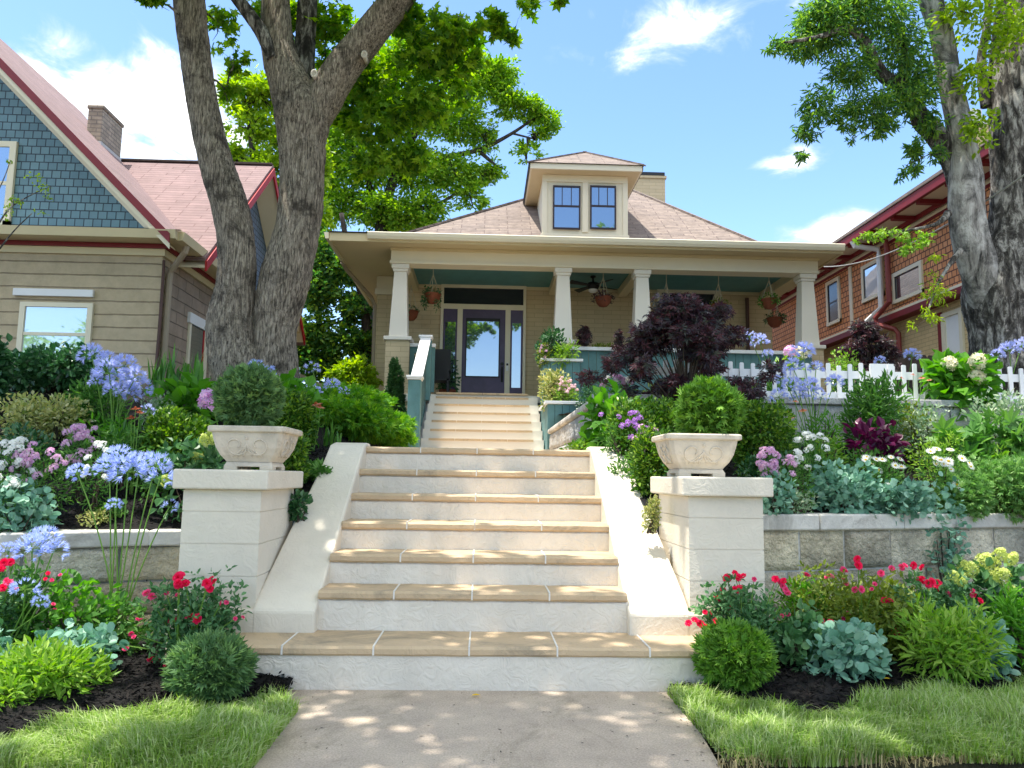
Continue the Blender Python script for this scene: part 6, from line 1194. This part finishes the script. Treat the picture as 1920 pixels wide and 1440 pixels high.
# background trees
def bgtree(label, Y, trunks, blobs, mt, size, n, name='shade_tree', tpl='oval', clump=26, cr=.24, zb=2.4):
    global stems_
    stems_ = []; b = atY(trunks[0][0][0], 700, Y); org = np.array([b[0], Y, zb]); t = thing(name, label, 'tree', tuple(org), None)
    for i, tr in enumerate(trunks): trunk('trunk' if i == 0 else 'limb', tr, Y, 10, 24, M['bark_far'], .05, .01, t, org, 40+i)
    crown(t, pb(blobs, Y, .9), tpl, mt, size, n, org, clump=clump, cr=cr, droop=.1, stems=stems_, sr=.10); return t
bgtree('sunny yellow green tree seen between the two trunks of the maple', 23, [[(505, 760, 30), (500, 600, 26), (490, 430, 20), (475, 300, 14), (465, 200, 8)], [(490, 420, 12), (530, 340, 8), (545, 240, 5)]], [(450, 175, 38, 40), (470, 240, 45, 40), (440, 300, 28, 28), (500, 320, 40, 40), (510, 400, 38, 40), (490, 180, 40, 40), (530, 260, 40, 40), (500, 470, 40, 35), (520, 540, 36, 40), (540, 180, 40, 40), (590, 300, 30, 60), (600, 420, 25, 50)], 'far_bright', .17, 14000, clump=28, cr=.2)
bgtree('tall full green tree rising behind the left side of the bungalow roof', 26, [[(700, 760, 34), (705, 560, 30), (715, 430, 24), (740, 330, 18), (790, 230, 12), (840, 160, 7)], [(715, 430, 16), (690, 340, 12), (650, 250, 8), (640, 180, 5)], [(740, 340, 14), (820, 300, 10), (900, 280, 9), (960, 250, 7), (1010, 215, 4)], [(900, 285, 8), (940, 320, 5)], [(730, 380, 12), (800, 390, 8), (860, 360, 5)], [(960, 250, 5), (1000, 260, 3)]],
  [(640, 250, 45, 50), (700, 130, 60, 50), (780, 110, 60, 50), (860, 130, 60, 50), (915, 160, 45, 45), (760, 210, 70, 60), (850, 220, 65, 55), (690, 310, 60, 50), (780, 320, 65, 50), (850, 320, 50, 45), (640, 380, 42, 45), (715, 400, 60, 42), (800, 395, 55, 40), (905, 255, 30, 35), (955, 195, 32, 30), (1000, 205, 34, 28), (1035, 225, 22, 25), (985, 285, 28, 22), (925, 320, 24, 25), (885, 370, 34, 28), (640, 170, 45, 45), (1010, 250, 26, 16), (940, 140, 35, 35), (620, 320, 30, 50), (900, 330, 25, 25), (760, 415, 60, 25)], 'far', .14, 64000, clump=30, cr=.2)
bgtree('darker tree filling the gap between the maple and the bungalow wall', 21, [[(690, 760, 22), (688, 640, 20), (680, 560, 16), (655, 480, 12), (640, 400, 8)], [(682, 570, 10), (650, 600, 7), (600, 610, 4)]], [(600, 470, 42, 40), (650, 500, 45, 40), (600, 545, 42, 40), (660, 575, 34, 36), (590, 620, 40, 36), (645, 640, 42, 34), (680, 650, 26, 40), (600, 680, 50, 30), (660, 700, 45, 30), (560, 640, 36, 45), (690, 520, 26, 36), (570, 520, 34, 45), (640, 730, 60, 24)], 'far_dark', .15, 22000, clump=28, cr=.21)
bgtree('small bright yellow green tree low behind the hedge beside the bungalow', 16.5, [[(650, 760, 12), (652, 720, 9), (655, 690, 6)]], [(640, 700, 26, 20), (675, 690, 22, 24), (660, 725, 34, 18), (690, 715, 18, 24)], 'far_bright', .12, 2600, clump=20, zb=2.4)
for (x_, lb) in ((-19.5, 'rounded tree across the street, reflected in the stone house window'), (-26, 'second tree across the street, farther along, reflected in the stone house window')):
    rg = newrg(); t = thing('street_tree', lb, 'tree', (x_, -18, 0)); MB().tube([(0, 0, 0), (.1, 0, 2.5), (0, .1, 6)], [.22, .17, .08], 10).build('trunk', M['bark_far'], t, uv=False, smooth=True)
    bl = [(rg.uniform(-2.2, 2.2), rg.uniform(-2, 2), rg.uniform(3.5, 8.2), 1.3, 1.3, 1.0) for _ in range(22)]; pos, d = blobpts(6000, bl, rg, .2, clump=25, cr=.3); mb = MB(); place(mb, 'oval', pos, d, .26, rg, .6); mb.build('crown', LM['far'], t, uv=False)
# sparse sapling at the left frame edge
stems_ = []; org = np.array([atY(-50, 700, 7.0)[0], 7.0, 1.5]); t = thing('sapling', 'thin sapling whose sparse leafy twigs cross the blue gable at the left edge', 'tree', tuple(org))
trunk('trunk', [(-50, 800, 10), (-45, 600, 8), (-30, 430, 6), (-10, 330, 3)], 7.0, 8, 20, M['bark_dark'], .02, .01, t, org, 60)
for k, p_ in enumerate([[(-35, 480, 4), (10, 400, 3), (50, 370, 2), (95, 350, 1.2)], [(-40, 520, 4), (20, 440, 2.5), (60, 400, 1.5)], [(-25, 400, 3), (5, 340, 2), (20, 300, 1)]]): trunk('limb', p_, 7.0, 6, 14, M['bark_dark'], .02, .01, t, org, 61+k)
crown(t, pb([(80, 350, 30, 14), (35, 375, 24, 16), (60, 330, 22, 10), (95, 365, 12, 10), (10, 400, 14, 20), (70, 400, 14, 10), (25, 300, 8, 10)], 7.0, .9), 'oval', 'far_bright', .035, 150, org, clump=6, cr=.3, droop=.3, nm='foliage', upj=.6)
# ================================================================ lawn, mulch chips, debris
def lawn(seed, xr, yfn0, yfn1, n, label):
    rg = np.random.default_rng(seed); x = rg.uniform(xr[0], xr[1], n); y0 = np.array([yfn0(a) for a in x]); y1 = np.array([yfn1(a) for a in x]); y = y0+(y1-y0)*rg.uniform(0, 1, n)
    wav = .65+.35*np.sin(3.1*x+1.3*np.sin(2.7*y))*np.cos(3.9*y+x)+.25*np.sin(11*x+2*y)*np.sin(9*y-3*x); wav = np.clip(wav+.15*rg.standard_normal(n), .3, 1.5)
    L_ = (.10 if seed < 3 else .05)*wav*rg.uniform(.6, 1.45, n)+.015; a = rg.uniform(0, 6.28, n)*(1 if seed == 3 else .7)+1.6*np.sin(3.3*x+2.7*y)+3.6; lean = rg.uniform(.15, .9, n)*(1.6 if seed == 3 else 1.15); d = np.stack([np.cos(a), np.sin(a), np.zeros(n)], 1); s = np.stack([-np.sin(a), np.cos(a), np.zeros(n)], 1)
    B_ = np.stack([x, y, np.full(n, .0)], 1); w = .0024*rg.uniform(.7, 1.4, n)[:, None]; m1 = B_+d*(L_*lean*.3)[:, None]+np.array([0, 0, 1.])*(L_*.6)[:, None]; tp = B_+d*(L_*lean*.95)[:, None]+np.array([0, 0, 1.])*(L_*(1-.35*lean))[:, None]
    V = np.stack([B_-s*w, B_+s*w, m1+s*w*.9, tp, m1-s*w*.9], 1).reshape(-1, 3); o = (np.arange(n)*5)[:, None]; mb = MB(); mb.add(V, (np.array([[0, 1, 2, 4]])+o)); mb.f.append(np.array([[4, 2, 3]])+o); mb.mi.append(0)
    return mb
lm('grass', [(.13,.27,.03),(.26,.40,.06),(.38,.50,.16),(.50,.56,.30),(.19,.33,.04)], trans=.35, rough=.5)
lx = lambda y: 0
tag(lawn(1, (-3.3, -.88), lambda x: 3.34, lambda x: frontY(min(x, -1.1)) if x < -1.06 else 4.48+(x+1.06)*-1.2, 56000, '').build('grass', LM['grass'], uv=False), kind='stuff')
tag(lawn(2, (1.17, 4.2), lambda x: 3.50+.05*(x-1.1)+.025*math.sin(7*x), lambda x: frontY(max(1.29, x)), 62000, '').build('grass', LM['grass'], uv=False), kind='stuff')
lm('straw', [(.40,.32,.16),(.30,.24,.12),(.50,.42,.22)], trans=.2)
tag(lawn(3, (1.12, 4.2), lambda x: 3.46+.05*(x-1.1)+.03*math.sin(9*x), lambda x: 3.56+.05*(x-1.1)+.05*math.sin(5*x), 900, '').build('dry_grass_edge', LM['straw'], uv=False), kind='stuff')
rg = newrg(); ch = []
for (x0, x1, s) in ((-4, -1.0, 0), (1.22, 5, 1)):
    x = rg.uniform(x0, x1, 9000); a = np.array([frontY(q) for q in x]); b = np.array([min(wallY(q), 5.3) for q in x]); y = a-.03+(b-a)*rg.uniform(0, 1, 9000)**1.3; z = np.array([bedz(p, q) for p, q in zip(x, y)])+rg.uniform(0, .02, 9000); ch.append(np.stack([x, y, z], 1))
x = rg.uniform(-5, -1.35, 9000); y = rg.uniform(5.7, 7.5, 9000); ok = np.array([y_ > wallY(x_)+.2 for x_, y_ in zip(x, y)]); x, y = x[ok], y[ok]; ch.append(np.stack([x, y, np.array([zleft(p, q) for p, q in zip(x, y)])+.012], 1))
x = rg.uniform(1.4, 6, 6000); y = rg.uniform(5.9, 7.8, 6000); ok = np.array([y_ > wallY(x_)+.25 for x_, y_ in zip(x, y)]); x, y = x[ok], y[ok]; ch.append(np.stack([x, y, np.array([zright(p, q) for p, q in zip(x, y)])+.012], 1))
pos = np.vstack(ch); mb = MB(); D = rg.standard_normal(pos.shape)*np.array([1, 1, .35]); place(mb, 'needle', pos, D, .045, rg, .1, None, .5); mchip = leafm('mulch_chip', [(.005,.005,.005),(.011,.010,.010),(.026,.022,.020)], trans=0, rough=.95, spec=.08)
tag(mb.build('mulch', mchip, uv=False), kind='stuff')
n = 150; pos = np.stack([rg.uniform(-1.0, 1.2, n), rg.uniform(3.4, 4.68, n), np.full(n, .004)], 1); e_ = np.sign(rg.uniform(-1, 1, n)); pos[:90, 0] = np.where(e_[:90] > 0, 1.2-rg.exponential(.06, 90), -1.02+rg.exponential(.06, 90)); mb = MB(); place(mb, 'needle', pos, rg.standard_normal((n, 3))*np.array([1, 1, .02]), .022, rg, .02, np.array([0, 0, 1.]), .1)
tag(mb.build('path_debris', mchip, uv=False), kind='stuff')
for (px, py, lb) in ((884, 1304, 'small yellow fallen leaf on the path below the bottom riser'), (1658, 1272, 'small yellow fallen leaf on the black mulch')):
    q = atZ(px, py, .01 if px < 1000 else .1); mb = MB(); place(mb, 'oval', np.zeros((1, 3)), np.array([[1, .2, .05]]), .05, rg, .05, np.array([0, 0, 1.]), .05); o = mb.build('fallen_leaf', PM['yellow'], uv=False); o.location = q; tag(o, lb, 'leaf')
